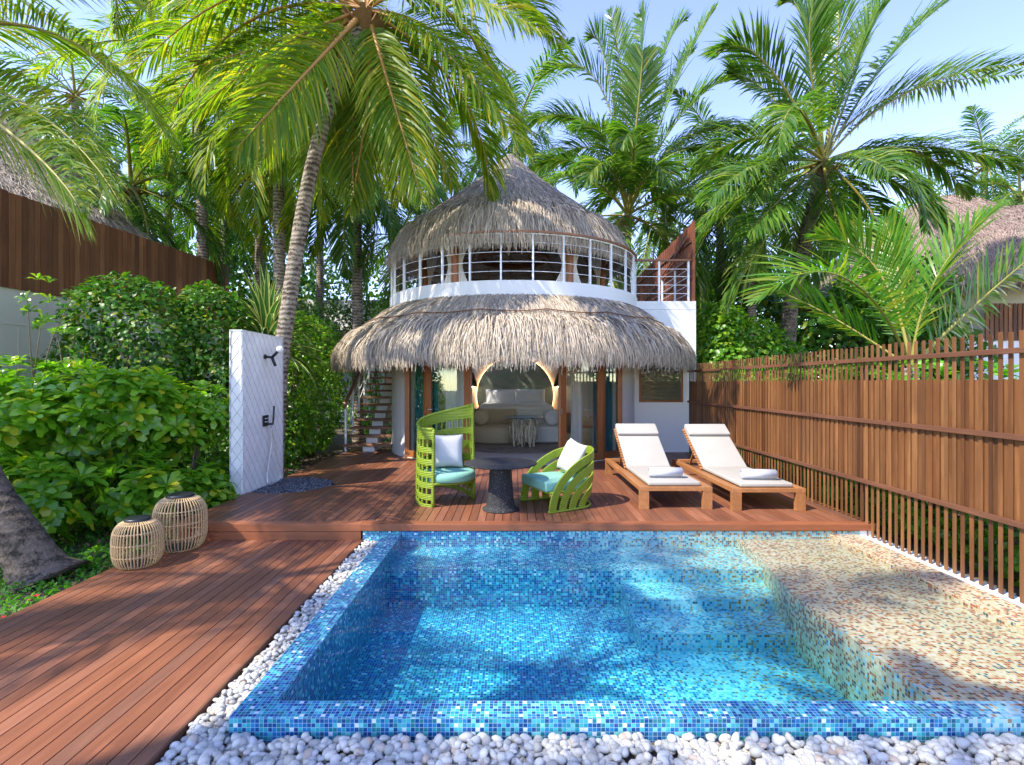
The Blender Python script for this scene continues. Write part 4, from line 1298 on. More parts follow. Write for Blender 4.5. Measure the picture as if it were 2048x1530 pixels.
def curtains():
    def cur(name, label, pts, z0, z1, mat, amp=.03, wl=.11, pinch=None, grp=None):
        pts = [np.array(p, float) for p in pts]; a, b = pts
        d = b-a; L = np.linalg.norm(d); d /= L; nn = np.array((d[1], -d[0]))
        t = thing(name, label, 'curtain', (a[0], a[1], z0), 0, grp)
        nx, nz = int(L/.012), 14; V = []; Fs = []
        for j in range(nz+1):
            v = j/nz; z = z0+(z1-z0)*v
            for i in range(nx+1):
                u = i/nx
                sq = 1; cx = u
                if pinch:
                    pz, ps, pc = pinch
                    k = math.exp(-((v-pz)/.30)**2)*(1-ps)
                    cx = u*(1-k)+pc*k
                w = amp*math.sin(2*math.pi*u*L/wl+.6*math.sin(v*3))*(1-.4*v*0)
                p = a+d*cx*L+nn*w
                V.append((p[0], p[1], z))
        for j in range(nz):
            for i in range(nx):
                Fs.append((j*(nx+1)+i, j*(nx+1)+i+1, (j+1)*(nx+1)+i+1, (j+1)*(nx+1)+i))
        mk('fabric', V, Fs, mat, t, True, True)
        return t
    r = RV-.22
    cur('teal_curtain', 'dark teal curtain behind the left sidelight of the villa', (cyl(-.90, r-.03), cyl(-.62, r)), .05, 2.3, M['curtain'])
    cur('teal_curtain', 'dark teal curtain behind the right sidelight of the villa', (cyl(.64, r), cyl(.90, r-.03)), .05, 2.3, M['curtain'])
    cur('grey_curtain', 'pale grey curtain hanging behind the left glass door', (cyl(-.56, r-.1), cyl(-.36, r-.1)), .05, 2.3, M['sheer'])
    cur('grey_curtain', 'narrow pale curtain hanging behind the right glass door', (cyl(.46, r-.1), cyl(.58, r-.1)), .05, 2.3, M['sheer'])
    for lab, a, b, pc in (('pale curtain tied left of the first upstairs pavilion column', (-1.52, 10.75), (-1.24, 10.58), 1.),
                      ('pale curtain tied right of the first upstairs pavilion column', (-1.10, 10.55), (-.80, 10.5), 0.),
                      ('pale curtain tied left of the second upstairs pavilion column', (.70, 10.5), (1.06, 10.55), 1.),
                      ('pale curtain tied right of the second upstairs pavilion column', (1.20, 10.58), (1.50, 10.75), 0.),
                      ('pale curtain by the far left upstairs column', (-2.12, 12.8), (-1.85, 12.8), .2),
                      ('pale curtain by the far right upstairs column', (1.75, 12.3), (2.08, 12.3), .8)):
        cur('pavilion_curtain', lab, (a, b), 3.47, 4.85, M['sheer'], .025, .09, (.32, .25, pc), 'curtains round the upstairs pavilion')

def interior():
    Y = 16.48
    # backlit round headboard
    t = thing('round_headboard', 'large round grey-green mural headboard with a warm glowing rim behind the bed', 'headboard', (.05, Y, 1.15))
    def disc(r, y, n=72): return [(r*math.cos(2*math.pi*k/n), y, r*math.sin(2*math.pi*k/n)) for k in range(n)]
    V = disc(1.20, -.10)+disc(1.20, -.045); n = 72
    mk('panel', V, [tuple(range(n)), tuple(range(n, 2*n))[::-1]]+[(k, (k+1) % n, n+(k+1) % n, n+k) for k in range(n)], M['mural'], t)
    MB().tube([(1.20*math.cos(a), -.028, 1.20*math.sin(a)) for a in np.linspace(0, 2*math.pi, 73)], .014, 6, False).build('led_strip', M['led'], t, True)
    b = thing('bed', 'king-size bed with white linen in front of the round headboard', 'bed', (.06, 15.3, .012))
    MB().box(-.98, .98, -1.05, 1.10, 0, .42).build('bed_base', M['sofa_white'], b, bevel=.02)
    o = MB().box(-1.04, 1.04, -1.12, 1.08, .40, .92).build('duvet', M['bed_linen'], b, bevel=.11); o.modifiers[0].segments = 5
    for p in o.data.polygons: p.use_smooth = True
    for i, x in enumerate((-.45, .45)):
        q = thing('bed_pillow', 'white pillow standing on the %s half of the bed' % ('left', 'right')[i], 'pillow', (.06+x, 16.1, .90), 0, 'white pillows on the bed')
        MB().pillow(.94, .46, .22, rot('x', R(-14)), (0, 0, .22), pinch=.06).build('cover', M['bed_linen'], q, True)
    s = thing('curved_sofa', 'low sofa at the foot of the bed, gold-beige left half and white right half', 'sofa', (.05, 13.6, .012))
    q = MB().lathe([(.001, .02), (.66, .02), (.70, .06), (.71, .30), (.69, .40), (.62, .44), (.001, .45)], 40, (-.52, .05, 0)).build('gold_seat', M['sofa_gold'], s, True)
    o = MB().box(.12, 1.24, -.50, .55, .03, .44).build('white_seat', M['sofa_white'], s, bevel=.07); o.modifiers[0].segments = 4
    o = MB().box(-1.2, .02, .50, .72, .05, .83).build('gold_backrest', M['sofa_gold'], s, bevel=.04)
    o = MB().box(.025, 1.24, .50, .72, .05, .80).build('white_backrest', M['sofa_white'], s, bevel=.05)
    for i, (x, mt, nm) in enumerate(((-.86, 'sofa_gold', 'gold'), (.93, 'bed_linen', 'white'))):
        q = thing('bolster', 'round %s bolster cushion at the %s end of the sofa' % (nm, ('left', 'right')[i]), 'cushion', (.05+x, 13.55, .46), 0)
        MB().lathe([(.001, -.22), (.16, -.21), (.20, -.17), (.205, 0), (.20, .17), (.16, .21), (.001, .22)], 32).build('cover', M[mt], q, True)
        q.children[0].rotation_euler = (R(90), 0, R(6 if x > 0 else -6)); q.children[0].location = (0, 0, .205)
    g = thing('driftwood_table', 'side table with a round glass top on a base of pale driftwood sticks', 'table', (.25, 12.62, .012))
    MB().lathe([(.001, .70), (.50, .70), (.505, .708), (.50, .716), (.001, .716)], 48).build('glass_top', M['glass_top'], g, True)
    mb = MB()
    for k in range(34):
        a = 2*math.pi*k/34*1.0+rng.uniform(-.1, .1); rr = rng.uniform(.20, .34)
        z0 = 0 if k % 4 == 0 else rng.uniform(.05, .28); z1 = .695 if k % 4 == 0 else rng.uniform(.42, .66)
        x, y = rr*math.cos(a), rr*math.sin(a)*.8
        mb.tube(smooth_line([(x, y, z0), (x+rng.normal(0, .02), y+rng.normal(0, .02), (z0+z1)/2), (x+rng.normal(0, .03), y, z1)], 6), rng.uniform(.016, .036), 7)
    for k in range(3): mb.tube([(.32*math.cos(a), .26*math.sin(a), .28+.12*k) for a in np.linspace(0, 2*math.pi, 20)], .012, 6, False)
    mb.build('driftwood_base', M['driftwood'], g, True)
    r = thing('patterned_rug', 'beige rug with a swirling grey pattern inside the villa doorway', 'rug', (.1, 12.6, .014))
    MB().lathe([(.001, .006), (1.25, .006), (1.27, .0)], 48, (0, 0, 0), sx=1.1).build('pile', M['rug'], r)
    for i, x in enumerate((-1.28, 1.40)):
        w = thing('wall_lamp', 'black pendant wall lamp on the %s of the bed' % ('left', 'right')[i], 'lamp', (x, Y-.18, 1.55), 0, 'black lamps beside the bed')
        MB().lathe([(.02, .32), (.055, .28), (.13, .05), (.16, -.12), (.15, -.12)], 20).tube([(0, 0, .3), (0, 0, 1.2)], .006, 6).build('shade', M['black'], w, True)
        MB().lathe([(.055*math.sin(math.pi*k/8)+1e-4, -.10-.055*math.cos(math.pi*k/8)) for k in range(9)], 12).build('bulb', M['bulb'], w, True)
        n_ = thing('bedside_table', 'small teal bedside cabinet on the %s of the bed' % ('left', 'right')[i], 'bedside table', (x+(.06 if i else -.06), Y-.30, .012), 0, 'bedside tables')
        MB().box(-.30, .30, -.25, .25, .02, .56).build('cabinet', M['curtain'], n_, bevel=.01)
        MB().box(-.31, .31, -.26, .26, .562, .60).build('top_board', M['door_wood'], n_, bevel=.004)
        sw = thing('switch_plate', 'white wall switch beside the %s edge of the round headboard' % ('left', 'right')[i], 'switch', (x*.98, Y+.01, 1.05), 0, 'wall switches by the bed')
        MB().box(-.045, .045, -.012, .008, -.08, .08).build('plate', M['white_coat'], sw, bevel=.003)
    q = thing('desk', 'dark console desk seen through the left glass door', 'desk', (-2.0, 13.6, .012))
    MB().box(-.4, .35, -.3, .3, .70, .74).build('desk_top', M['door_wood'], q)
    for a, b in ((-.36, -.26), (.30, -.26), (-.36, .26), (.30, .26)): MB().box(a-.02, a+.02, b-.02, b+.02, 0, .70).build('leg', M['rail'], q)
    q = thing('luggage_bench', 'slatted wooden bench with folded fabric seen through the right glass door', 'bench', (1.95, 13.2, .012))
    mb = MB()
    for k in range(5): mb.box(-.4, .4, -.28+.12*k, -.20+.12*k, .42, .46)
    mb.build('slat_seat', M['teak'], q); 
    for a, b in ((-.36, -.24), (.36, -.24), (-.36, .24), (.36, .24)): MB().box(a-.03, a+.03, b-.03, b+.03, 0, .42).build('leg', M['teak'], q)
    MB().pillow(.6, .35, .25, rot('x', R(80)), (0, 0, .56)).build('folded_throw', M['sofa_gold'], q, True)

def stairs():
    t = thing('outdoor_staircase', 'open outdoor staircase with wooden treads on a white spine left of the villa', 'staircase', (-3.2, 11.75, -.25))
    N = 18
    for k in range(N):
        z = .17*(k+1); y = 11.75+.29*k; xl = -3.80-.006*k**1.45; xr = -2.72-.004*k**1.4
        MB().box(xl, xr, y-.05, y+.27, z-.05, z).build('tread', M['tread'], t, world=True, bevel=.004)
    mb = MB()
    for k in range(N):
        z = .17*(k+1)-.052; y = 11.75+.29*k; xc = -3.25-.005*k**1.45
        mb.box(xc-.13, xc+.13, y+.02, y+.30, max(z-.45, -.28), z)
    mb.build('spine', M['white_wall'], t, world=True)
    MB().box(-3.85, -2.7, 11.66, 12.0, -.28, -.02).build('footing', M['white_wall'], t, world=True)
    for k in range(0, N, 2):
        z = .17*(k+1); y = 11.80+.29*k; xl = -3.775-.006*k**1.45
        MB().box(xl-.02, xl+.02, y, y+.045, z-.16, z+.92).build('baluster_post', M['white_metal'], t, world=True)
    line = lambda dz: [(-3.775-.006*k**1.45, 11.82+.29*k, .17*(k+1)+dz) for k in range(0, N)]
    for dz in (.25, .48, .70): MB().tube(line(dz), .008, 6).build('rail_bar', M['white_metal'], t, True, True)
    MB().tube([tuple(np.array(line(.94)[0])-(0, .12, .12))]+line(.94), .038, 8).build('handrail', M['handrail'], t, True, True)

def neighbours():
    # left neighbour: slatted screen on a pale wall, thatch behind
    a = np.array((-9.2, 7.4)); b = np.array((-8.42, 15.3))
    t = thing('left_boundary_wall', 'tall weathered brown board screen on a beige wall at the left', 'wall', (-8.9, 11., -.3))
    d = b-a; L = np.linalg.norm(d); d /= L; nn = np.array((d[1], -d[0]))
    q = MB(); k = 0; u = 0
    while u < L:
        w = .115; c = a+d*(u+w/2)+nn*rng.uniform(0, .018); z0 = 3.24; z1 = 4.95+rng.uniform(-.012, .012)
        q.obox((c[0], c[1], (z0+z1)/2), (w-.008, .03, z1-z0), rot('z', math.atan2(d[1], d[0]))); u += w
    q.build('board_screen', M['old_slat'], t, world=True)
    q = MB().obox(((a+b)[0]/2-.08, (a+b)[1]/2, 1.49), (L, .12, 3.58), rot('z', math.atan2(d[1], d[0])))
    for uu in np.arange(.6, L, 1.1):
        pass
    q.build('plaster_wall', M['beige_wall'], t, world=True)
    q = MB()
    for uu in np.arange(.3, L, .62):
        c = a+d*uu-np.array((.075-.055, 0)); q.obox((c[0], c[1], 1.1), (.012, .02, 2.9), rot('z', math.atan2(d[1], d[0])))
    c = (a+b)/2; q.obox((c[0]-.02, c[1], 2.6), (L, .02, .014), rot('z', math.atan2(d[1], d[0])))
    q.build('panel_joint', M['stone_floor'], t, world=True)
    t = thing('left_neighbour_roof', 'large pale thatched roof rising behind the board screen at the left', 'roof', (-14.4, 13., 3.2))
    prof = [(.1, 9.9), (1.6, 8.35), (3.4, 6.65), (4.7, 5.55), (5.1, 5.1), (5.2, 4.7)]
    sp = smooth_line([(r, z, 0) for r, z in prof], 30)
    o = MB().lathe([(r, z) for r, z, _ in sp], 60, (-14.4, 13., 0)).build('thatch_skin', M['thatch_base'], t, True, True)
    vb = VB(); tot = np.sum(np.linalg.norm(np.diff(sp[:, :2], axis=0), axis=1))
    strands(vb, prof, (-14.4, 13., 0), -1.9, .9, 26000, 1., tot-.3, .32, .014, .016, .35, .3)
    vb.build('straw', M['thatch'], o)
    MB().lathe([(4.6, -.3), (4.6, 4.9)], 40, (-14.4, 13, 0)).build('wall', M['beige_wall'], t, True, True)
    # right neighbour
    t = thing('right_neighbour_villa', 'pinkish thatched villa roof behind the right palm', 'villa', (16.8, 21.5, -.3))
    for i, (cx, cyy, sx, prof) in enumerate(((16.6, 20.5, 1., [(.2, 8.75), (1.2, 8.35), (2.6, 7.3), (3.9, 6.2), (4.6, 5.3), (4.85, 4.6)]), (19.5, 20.2, 1.25, [(.3, 8.15), (1.6, 7.9), (3.2, 7.2), (4.6, 6.3), (5.2, 5.5), (5.35, 4.9)]))):
        sp = smooth_line([(r, z, 0) for r, z in prof], 30)
        o = MB().lathe([(r, z) for r, z, _ in sp], 50, (cx, cyy, 0), sx=sx).build('thatch_tier', M['thatch_base'], t, True, True)
        vb = VB(); tot = np.sum(np.linalg.norm(np.diff(sp[:, :2], axis=0), axis=1))
        strands(vb, prof, (cx, cyy, 0), -2.9, -.3, 16000, .3, tot-.05, .45, .018, .02, .25, .3, sx=sx)
        vb.build('straw', M['thatch_pink'], o)
    MB().lathe([(3.9, -.2), (3.9, 5.4)], 40, (17.5, 21, 0)).build('wall', M['beige_wall'], t, True, True)
    q = MB()
    for k in range(40): q.box(15.2+.15*k, 15.3+.15*k, 16.9, 16.94, 2.9, 4.1)
    q.build('slat_band', M['old_slat'], t, world=True)
    MB().box(14.6, 21., 16.95, 17.1, -.2, 2.95).build('low_wall', M['white_wall'], t, world=True)
    # low white house behind the garden at the left of the villa
    t = thing('far_white_bungalow', 'low pale bungalow with a small thatch far behind the garden stairs', 'bungalow', (-7.6, 25, -.3))
    MB().box(-10.2, -5.0, 24.6, 26, -.3, 3.9).build('wall', M['white_wall'], t, world=True)
    MB().box(-10.6, -4.6, 24.2, 26.4, 3.9, 5.35).build('parapet', M['white_wall'], t, world=True)
    MB().prism([(-10.3, 23.4), (-4.8, 23.4), (-4.8, 24.19), (-10.3, 24.19)], 3.4, 3.9).build('thatch_awning', M['thatch_pink'], t, world=True)
# ---------------------------------------------------------------- palms, shrubs, hedges
def palms():
    # A: the big leaning palm
    D = 9.4
    path = [P(573, 700, D), P(560, 740, D), P(577, 610, D), P(593, 500, D), P(610, 400, D), P(632, 300, D-.1), P(661, 200, D-.2), P(697, 110, D-.3), P(730, 38, D-.35)]
    path[0] = np.array((path[1][0]-.10, D, -.3))
    c = P(733, 18, D-.35); Dc = D-.35
    spec = [((560, 95), (345, 262), -.6, -1.2), ((607, 150), (469, 300), -.9, -1.6), ((905, 30), (1062, 320), .0, .3), ((880, 95), (1045, 300), -.9, -1.5),
            ((800, 120), (905, 370), .5, .6), ((775, 160), (845, 400), -.3, -.6), ((735, 190), (700, 420), .8, 1.2), ((620, 60), (400, 130), .5, .8), ((500, -20), (262, 150), .2, .2),
            ((690, 150), (600, 380), .8, 1.0), ((655, 90), (520, 330), .3, .2), ((850, -30), (1080, 60), -1.2, -2.), ((560, -60), (350, 20), -1.0, -1.8), ((640, -150), (480, -230), .4, .5), ((830, -160), (980, -220), .6, 1.), ((733, -180), (720, -330), 1, 1.5),
            ((760, 120), (800, 330), .9, 1.6), ((640, 180), (540, 350), .9, 1.6), ((690, 70), (600, 170), 1.6, 2.6), ((470, 60), (300, 320), .9, 1.4), ((960, -60), (1120, 90), .8, 1.2), ((420, -40), (240, 60), .9, 1.6)]
    fr = []
    for mid, tip, dm, dt in spec:
        p2 = P(*tip, Dc+dt); m = P(*mid, Dc+dm); fr.append((c, auto_ctrl(c, m, p2), p2, .85))
    fr += [(a, b, d, .9) for a, b, d in random_fronds(c, 7, 4.3, -35, 70, 20, 160, .8)]
    palm('coconut_palm', 'tall coconut palm with a leaning ringed trunk beside the shower wall', path, .145, .105, fr, 'palm_yellow', 'rachis_orange', 1.15, 120, .034, .9, fr0=.04, boot=.34)
    # B: right palm
    D = 13.
    c = P(1648, 322, D)
    q = lambda x, y: (1300+x/2.186, y/2.186)
    spec = [((820, 200), (812, -60), .2, .2), ((905, 250), (1075, -30), -.6, -1.), ((690, 160), (590, 5), .5, .9), ((500, 270), (305, 232), -.3, -.5), ((510, 400), (360, 325), .8, 1.2),
            ((645, 470), (560, 650), -1.9, -2.8), ((460, 600), (190, 740), .6, .9), ((440, 830), (200, 1030), -.5, -1.), ((560, 880), (430, 1020), -1.6, -2.4), ((500, 1050), (350, 1320), -.9, -1.6),
            ((800, 900), (885, 1060), -1.4, -2.2), ((930, 690), (1050, 760), -2., -3.), ((1200, 640), (1650, 740), -.2, -.4), ((1130, 400), (1640, 275), .2, .3), ((1060, 420), (1640, 325), .9, 1.4),
            ((1080, 800), (1290, 1010), -.9, -1.5), ((970, 930), (1045, 1180), -.3, -.6), ((1030, 270), (1300, 5), .5, .9), ((740, 1000), (640, 1250), .9, 1.2), ((350, 900), (195, 1180), .8, 1.3), ((950, 150), (1000, -120), 1.2, 1.9), ((480, 720), (260, 880), -1.6, -2.4), ((700, 250), (720, 10), -.9, -1.3), ((850, 850), (760, 1100), 1., 1.5)]
    fr = []
    for i, (mid, tip, dm, dt) in enumerate(spec):
        p2 = P(*q(*tip), D+dt); m = P(*q(*mid), D+dm); fr.append((c, auto_ctrl(c, m, p2), p2, .35 if tip[1] < 500 else .75))
    path = [np.array((P(1585, 600, D)[0]-.2, D, -.3)), P(1578, 640, D), P(1592, 560, D), P(1612, 470, D), P(1632, 390, D), P(1646, 335, D)]
    fr += [(a, b_, d, .8) for a, b_, d in random_fronds(c, 5, 4.2, -30, 30, 0, 360, .8)]
    palm('coconut_palm', 'broad green coconut palm with outstretched fronds right of the villa', path, .19, .15, fr, 'palm_pale', 'rachis', 1.15, 110, .046, .7, fr0=.045, bark='dark_bark', boot=.38)
    # C: mid palm behind the terrace
    D = 16.5
    c = P(1255, 430, D)
    q = lambda x, y: (1000+x/3.188, y/3.188)
    spec = [((790, 600), (700, 70), .5, .6), ((900, 420), (905, 100), .9, 1.2), ((880, 700), (910, 330), -1.2, -1.6), ((1000, 480), (1180, 130), .3, .5), ((1110, 560), (1370, 60), -.2, -.3), ((620, 520), (235, 500), .2, .3),
            ((690, 480), (585, 240), .9, 1.2), ((560, 800), (140, 790), .6, .8), ((700, 920), (500, 820), -1., -1.8), ((1120, 780), (1480, 490), -.6, -1.), ((1150, 900), (1590, 830), -.4, -.6), ((520, 1050), (200, 1060), .3, .5),
            ((690, 1060), (540, 1180), -1.6, -2.4), ((960, 1080), (1060, 1160), -1.7, -2.5), ((1200, 1060), (1590, 1180), -.8, -1.2), ((800, 1150), (560, 1400), .4, .6), ((940, 1150), (1100, 1400), .5, .8), ((1060, 1000), (1290, 960), .9, 1.4), ((600, 950), (260, 1090), .9, 1.4), ((850, 900), (770, 930), -2, -3), ((1050, 640), (1230, 330), .8, 1.2)]
    fr = []
    for mid, tip, dm, dt in spec:
        p2 = P(*q(*tip), D+dt); m = P(*q(*mid), D+dm); fr.append((c, auto_ctrl(c, m, p2), p2, .3 if tip[1] < 600 else .75))
    fr += [(a, b_, d, .8) for a, b_, d in random_fronds(c, 10, 4.8, -35, 45, 0, 360, .8)]
    palm('coconut_palm', 'dense upright coconut palm directly behind the roof terrace', [(c[0]-.1, D, -.3), (c[0]-.15, D, 4), c], .2, .16, fr, 'palm_pale', 'rachis', 1.15, 100, .050, .65, fr0=.045, boot=.38)
    # D: young palm behind the fence
    D = 7.8
    c = P(1822, 735, D)
    spec = [((1870, 560), (1985, 425), -.2, -.4), ((1690, 555), (1512, 600), -.8, -1.), ((1755, 540), (1640, 470), .3, .4), ((1950, 610), (2090, 490), .4, .7), ((1640, 620), (1530, 575), .8, 1.3), ((1800, 560), (1770, 440), .9, 1.4)]
    fr = []
    for mid, tip, dm, dt in spec:
        p2 = P(*tip, D+dt); m = P(*mid, D+dm); fr.append((c, auto_ctrl(c, m, p2), p2, .22))
    palm('young_palm', 'young bright green palm with upright fronds just behind the right fence', [(c[0], D, -.3), (c[0], D, .3), tuple(c)], .12, .10, fr, 'palm_young', 'rachis', .85, 62, .034, .2, fr0=.03, boot=0)
    # E: palm at the left edge; its trunk leans out of the frame
    base = np.array((-4.42, 4.95, -.35))
    path = [base, base+(-.22, .02, .35), base+(-.60, .05, .85), base+(-.98, .1, 1.5), base+(-1.5, .2, 2.6), base+(-1.95, .4, 3.9), base+(-2.25, .6, 5.3)]
    c = np.array(path[-1])+(0, 0, .12)
    fr = []
    for mid, tip, dm, dt in [((90, 60), (345, 290), 5.5, 5.2), ((60, 215), (245, 412), 5.6, 5.0), ((20, 265), (165, 425), 5.0, 4.3), ((150, -60), (230, 60), 6.2, 7.2)]:
        p2 = P(*tip, dt); m = P(*mid, dm); fr.append((c, auto_ctrl(c, m, p2), p2, .62))
    fr += [(a, b, d, .7) for a, b, d in random_fronds(c, 7, 3.4, 0, 75, 170, 290)]
    palm('coconut_palm', 'near coconut palm whose dark rough trunk leans out of the left edge', path, .20, .15, fr, 'palm_yellow', 'rachis', .78, 125, .022, .7, flare=.17, bark='dark_bark', boot=.3)
    # unseen palms added outside the frame to cast dappled shade on deck and pool
    for k, (b, cc, ln, lab) in enumerate((((-9.2, .4), (-8.4, 1.0, 8.2), 4.0, 'unseen coconut palm added left of the picture to dapple the lower deck'), ((-9.6, -3.2), (-8.3, -1.2, 11.), 4.4, 'tall unseen coconut palm added behind the viewer to dapple the pool'), ((-9.8, 2.4), (-10.2, 2.9, 9.6), 4.2, 'unseen coconut palm added left of the picture above the shrub bed for dappled shade'), ((-6.0, -4.2), (-6.2, -2.6, 10.2), 4.2, 'unseen coconut palm added behind the viewer nearest the pool corner for dappled shade'))):
        cc = np.array(cc)
        fr = [(a, b_, d, .7) for a, b_, d in random_fronds(cc, (8, 8, 6, 8)[k], ln, -35, 70, 0, 360, .7)]
        palm('coconut_palm', lab, [(b[0], b[1], -.3), (b[0]*.6+cc[0]*.4, b[1]*.6+cc[1]*.4, cc[2]*.5), tuple(cc)], .18, .14, fr, 'palm_yellow', 'rachis', .8, 60, .036, .7, fr0=.04)
    # background palms
    bg = [((262, 372), 14.5, 3.6, 'palm_green', 'palm with a small green crown behind the left board screen', None),
          ((556, 215), 14.0, 4.4, 'palm_yellow', 'coconut palm with a straight trunk just left of the leaning palm', (560, 480)),
          ((520, 290), 17.0, 4.2, 'palm_yellow', 'slim palm behind the straight trunk on the left', (517, 480)),
          ((712, 350), 15.5, 3.8, 'palm_green', 'palm with hanging green fronds between leaning palm and villa', (716, 620)),
          ((395, 110), 15.0, 4.8, 'palm_yellow', 'tall palm with yellowing hanging fronds at upper left', (410, 480)),
          ((150, 190), 21., 4.6, 'palm_pale', 'shaded palm over the left thatched roof', None),
          ((870, 300), 20., 4.6, 'palm_dark', 'distant palm crown left of the thatch peak', (868, 500)),
          ((1035, 250), 22., 4.6, 'palm_green', 'distant upright palm crown just right of the thatch peak', (1030, 600)),
          ((1440, 330), 20., 4.6, 'palm_dark', 'shaded palm between the terrace palm and the right palm', (1440, 600)),
          ((640, 200), 22., 5.2, 'palm_yellow', 'far tall palm seen behind the leaning trunk', (640, 600)),
          ((450, 370), 20., 4.2, 'palm_green', 'low far palm over the corner of the board screen', (450, 600)),
          ((330, 300), 23., 5.0, 'palm_pale', 'far palm in the gap above the board screen', None),
          ((1970, 330), 26., 5.0, 'palm_green', 'far palm behind the right thatched villa', None),
          ((2040, 390), 24., 3.6, 'palm_dark', 'far palm at the right edge beyond the thatched villa', None),
          ((800, 470), 24., 4.6, 'palm_dark', 'low far palm beside the left eave of the upper thatch', (800, 640)),
          ((1330, 430), 22., 4.4, 'palm_dark', 'low dark palm behind the terrace screen', (1330, 620)),
          ((1500, 430), 18., 3.8, 'palm_dark', 'low dark palm behind the lower fronds of the right palm', None)]
    for k, (cp, D, ln, leaf, lab, tp) in enumerate(bg):
        c = P(*cp, D)
        bx = P(*tp, D)[0] if tp else c[0]+rng.uniform(-.5, .5)
        path = [(bx, D, -.3), (bx*.7+c[0]*.3, D, c[2]*.5), tuple(c)]
        n = 22
        fr = [(a, b, d, .8) for a, b, d in random_fronds(c, n, ln, -55, 72, 0, 360, .7)]
        palm('background_palm', lab, path, .17, .13, fr, leaf, 'rachis', .95, 46 if D > 16 else 60, .055 if D > 16 else .045, .8, group='coconut palms in the garden behind', fr0=.04, boot=.3)

def backdrop_trees():
    # broadleaf trees filling the gaps far behind
    specs = [(-9.5, 27, 7.0, 4.2), (-4.0, 30, 6.5, 3.6), (-15, 30, 9., 5.), (3, 34, 8.5, 4.5), (9, 27, 7.5, 4.2), (14, 32, 9., 4.6), (21, 27, 10.5, 3.6), (-21, 26, 9, 5.), (7.6, 21, 5.2, 3.0), (11.6, 17.5, 4.4, 2.6), (-12.5, 22, 6.2, 3.2)]
    labs = ['dark broadleaf tree behind the board screen', 'low leafy tree between the far bungalow and the villa', 'tall dark tree beyond the left thatched roof', 'dark tree far behind the villa', 'dark tree behind the terrace screen', 'large tree behind the right palm', 'leafy green tree poking up behind the right thatched villa', 'dark tree at the far left edge', 'shaded tree right behind the terrace palm', 'dense shaded tree under the right palm', 'dark leafy tree over the end of the board screen']
    for (x, y, h, r), lab in zip(specs, labs):
        t = thing('broadleaf_tree', lab, 'tree', (x, y, -.3), 0, 'broadleaf trees behind the villas')
        ells = [(x+rng.uniform(-.6, .6)*r, y+rng.uniform(-.5, .5)*r, h*rng.uniform(.42, .92), r*rng.uniform(.45, .7), r*rng.uniform(.45, .7), r*rng.uniform(.35, .6)) for _ in range(9)]
        vb = VB(); p, n = blob_points(ells, 5200, .55, 1.08, .7); leaf_cloud(vb, p, n, .30, .17, .2); vb.build('crown', M['leaf_dark' if x != 21 else 'leaf_mid'], t)
        MB().tube(smooth_line([(x, y, -.3), (x+.2, y, h*.4), (x-.1, y+.1, h*.85)], 12), np.linspace(.22, .07, 13), 8).build('trunk', M['bark_small'], t, True, True)

